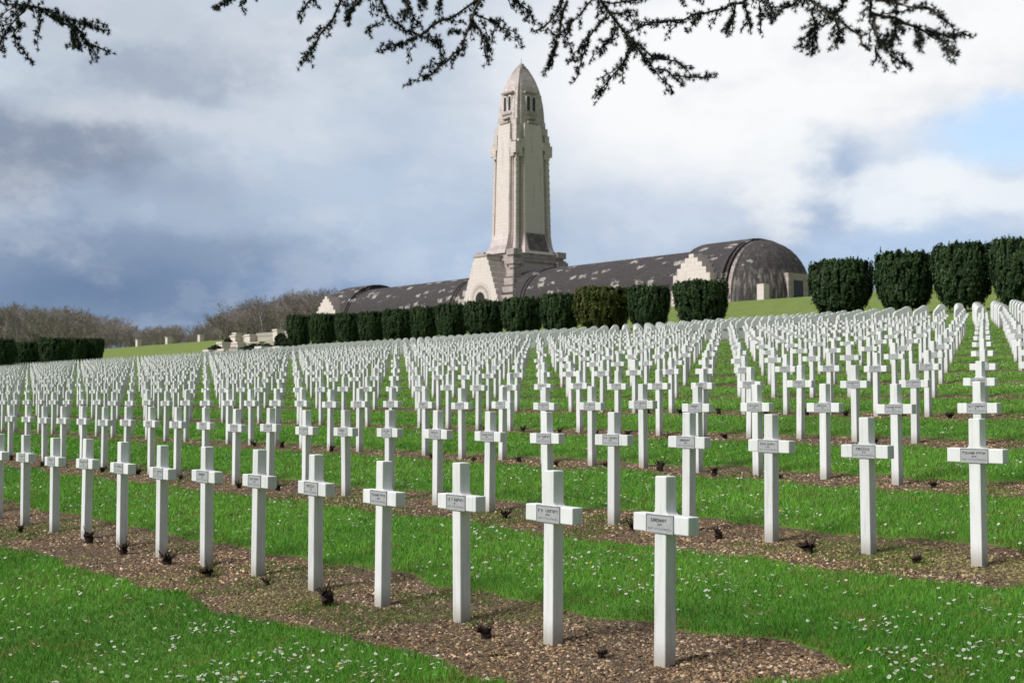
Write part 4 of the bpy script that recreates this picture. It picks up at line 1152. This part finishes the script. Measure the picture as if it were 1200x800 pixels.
# ------------------------------------------------------------------ sky and light
SUN_DIR = Vector((-0.78, -0.38, 0.80)).normalized()
def build_world():
    w = bpy.data.worlds.new('World'); S.world = w; w.use_nodes = True
    nt = NT(w.node_tree); nt.n.clear()
    out = nt.node('ShaderNodeOutputWorld')
    sky = nt.node('ShaderNodeTexSky'); sky.sky_type = 'NISHITA'; sky.sun_disc = False
    sky.sun_elevation = math.asin(SUN_DIR.z); sky.sun_rotation = math.atan2(SUN_DIR.x, SUN_DIR.y); sky.altitude = 300; sky.air_density = 1.0; sky.dust_density = 1.5
    bg1 = nt.node('ShaderNodeBackground'); nt.l.new(sky.outputs[0], bg1.inputs[0]); bg1.inputs[1].default_value = 0.2
    d = nt.node('ShaderNodeTexCoord').outputs['Generated']
    mp = nt.node('ShaderNodeMapping'); nt.l.new(d, mp.inputs[0]); mp.inputs['Scale'].default_value = (1, 1, 1.7)
    w1 = nt.noise(mp.outputs[0], 5.0, 6, 0.55, out=1); w2 = nt.noise(mp.outputs[0], 22.0, 5, 0.6, out=1)
    off = nt.vmath('ADD', nt.vmath('MULTIPLY', nt.vmath('SUBTRACT', w1, (.5, .5, .5)), (.055, .055, .045)), nt.vmath('MULTIPLY', nt.vmath('SUBTRACT', w2, (.5, .5, .5)), (.034, .034, .03)))
    dd = nt.vmath('ADD', d, off)
    sep = nt.node('ShaderNodeSeparateXYZ'); nt.l.new(dd, sep.inputs[0])
    col = nt.ramp(nt.rng(sep.outputs[2], -0.02, 0.42, 0, 1, 'LINEAR'),
                  [(0.0, lin(165, 186, 212)), (0.20, lin(165, 186, 212)), (0.40, lin(188, 203, 222)), (0.62, lin(200, 212, 226)), (1.0, lin(204, 212, 222))])
    def blob(c, px, py, rx, ry, rgb, k=1.0, lo=1.0, hi=0.0):
        v = unproject(px, py, 1.0) - Vector((0, 0, CAM_Z)); v.normalize()
        e = nt.vmath('MULTIPLY', nt.vmath('SUBTRACT', dd, tuple(v)), (F_PX / rx, 1.0, F_PX / ry))
        f = nt.math('MULTIPLY', nt.rng(nt.vmath('LENGTH', e), lo, hi), k)
        return nt.mix(f, c, lin(*rgb))
    col = blob(col, 130, 340, 460, 125, (112, 134, 166), 1.0)
    col = blob(col, 430, 345, 280, 60, (132, 157, 195), .8)
    col = blob(col, 60, 170, 270, 85, (152, 166, 186), .9)
    col = blob(col, 60, 20, 330, 80, (190, 199, 211), .8)
    col = blob(col, 190, 225, 210, 50, (160, 175, 197), .8)
    col = blob(col, 140, 120, 110, 55, (200, 207, 218), .7)
    col = blob(col, 330, 90, 240, 90, (212, 220, 231), .85)
    col = blob(col, 470, 200, 200, 80, (186, 202, 223), .7)
    col = blob(col, 640, 300, 330, 80, (184, 204, 230), .8)
    col = blob(col, 850, 90, 380, 190, (250, 251, 253), 1.0, 1.0, .3)
    col = blob(col, 1090, 50, 320, 150, (251, 252, 253), 1.0, 1.0, .35)
    col = blob(col, 790, 255, 230, 65, (208, 220, 237), .75)
    # cloud bank at the right: grey shaft, bright tops
    col = blob(col, 1090, 225, 240, 85, (212, 223, 238), .9, 1.0, .4)
    col = blob(col, 968, 230, 70, 95, (172, 191, 218), .95, 1.0, .3)
    n5 = nt.noise(mp.outputs[0], 26.0, 7, 0.58); n6 = nt.noise(mp.outputs[0], 9.0, 5, .55)
    def puff(c, px, py, rx, ry, rgb, k):
        v = unproject(px, py, 1.0) - Vector((0, 0, CAM_Z)); v.normalize()
        e = nt.vmath('LENGTH', nt.vmath('MULTIPLY', nt.vmath('SUBTRACT', dd, tuple(v)), (F_PX / rx, 1.0, F_PX / ry)))
        f = nt.math('ADD', nt.math('SUBTRACT', 1.0, e), nt.math('ADD', nt.math('MULTIPLY', nt.math('SUBTRACT', n5, .5), 1.1), nt.math('MULTIPLY', nt.math('SUBTRACT', n6, .5), 1.2)))
        return nt.mix(nt.math('MULTIPLY', nt.rng(f, -.10, .75), k), c, lin(*rgb))
    col = puff(col, 912, 200, 60, 95, (247, 250, 252), .85)
    col = puff(col, 1085, 215, 75, 32, (240, 245, 250), .95)
    col = puff(col, 1030, 255, 60, 34, (236, 243, 250), .8)
    col = puff(col, 1165, 235, 60, 26, (238, 244, 250), .8)
    col = blob(col, 1080, 292, 230, 34, (178, 202, 232), .85, 1.0, .3)
    col = puff(col, 20, 180, 170, 60, (138, 151, 172), .9)
    col = puff(col, 190, 90, 150, 50, (160, 172, 191), .8)
    col = puff(col, 215, 140, 190, 22, (208, 215, 226), .7)
    col = puff(col, 360, 165, 190, 28, (210, 218, 230), .6)
    col = puff(col, 130, 290, 240, 34, (134, 152, 180), .7)
    col = puff(col, 340, 40, 90, 22, (226, 231, 238), .7)
    col = puff(col, 250, 45, 90, 40, (182, 192, 208), .6)
    n3 = nt.noise(mp.outputs[0], 9.0, 7, 0.6); n4 = nt.noise(mp.outputs[0], 4.2, 7, 0.58); n7 = nt.noise(mp.outputs[0], 17.0, 7, .6)
    col = nt.mix(nt.rng(n3, .48, .66, 0, .17), col, lin(246, 249, 252))
    col = nt.mix(nt.rng(n4, .52, .34, 0, .24), col, lin(126, 146, 176))
    col = nt.mix(nt.rng(n7, .54, .64, 0, .07), col, lin(246, 249, 252))
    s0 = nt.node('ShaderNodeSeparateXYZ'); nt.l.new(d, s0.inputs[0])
    dim = nt.math('MULTIPLY', nt.rng(s0.outputs[1], -0.25, 0.75, 0.34, 1.0), nt.rng(s0.outputs[2], 0.30, 0.9, 1.0, 1.1))   # added dimming of the unseen sky behind the viewer, darkens the cross sides
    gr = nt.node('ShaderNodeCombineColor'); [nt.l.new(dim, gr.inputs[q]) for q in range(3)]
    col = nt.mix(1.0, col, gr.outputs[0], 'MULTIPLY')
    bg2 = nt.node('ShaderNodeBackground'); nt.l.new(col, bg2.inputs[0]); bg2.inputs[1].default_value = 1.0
    # gap of clear sky at the right
    v = unproject(1185, 158, 1.0) - Vector((0, 0, CAM_Z)); v.normalize()
    e = nt.vmath('LENGTH', nt.vmath('MULTIPLY', nt.vmath('SUBTRACT', dd, tuple(v)), (F_PX / 110, 1.0, F_PX / 55)))
    hole = nt.math('MULTIPLY', nt.rng(e, 1.0, .35), .75)
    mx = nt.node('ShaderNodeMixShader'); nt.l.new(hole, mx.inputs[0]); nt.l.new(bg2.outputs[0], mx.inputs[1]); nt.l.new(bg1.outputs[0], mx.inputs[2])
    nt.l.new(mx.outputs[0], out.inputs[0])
build_world()
sl = bpy.data.lights.new('sun', 'SUN'); sl.energy = 4.0; sl.angle = math.radians(26); sl.color = (1.0, .965, .925)
so = bpy.data.objects.new('sun', sl); COL.objects.link(so); so.rotation_euler = (-SUN_DIR).to_track_quat('-Z', 'Y').to_euler()

# ------------------------------------------------------------------ camera
cam = bpy.data.cameras.new('camera'); co_ = bpy.data.objects.new('camera', cam); COL.objects.link(co_)
cam.sensor_width = 36; cam.lens = F_PX / 1200 * 36; cam.clip_start = 0.1; cam.clip_end = 6000
cam.dof.use_dof = True; cam.dof.focus_distance = 9.0; cam.dof.aperture_fstop = 5.6
co_.location = (0, 0, CAM_Z); co_.rotation_euler = (PI / 2 + PITCH, 0, 0)
S.camera = co_
S.view_settings.view_transform = 'Standard'; S.view_settings.look = 'None'; S.view_settings.exposure = 0
S.cycles.use_denoising = True
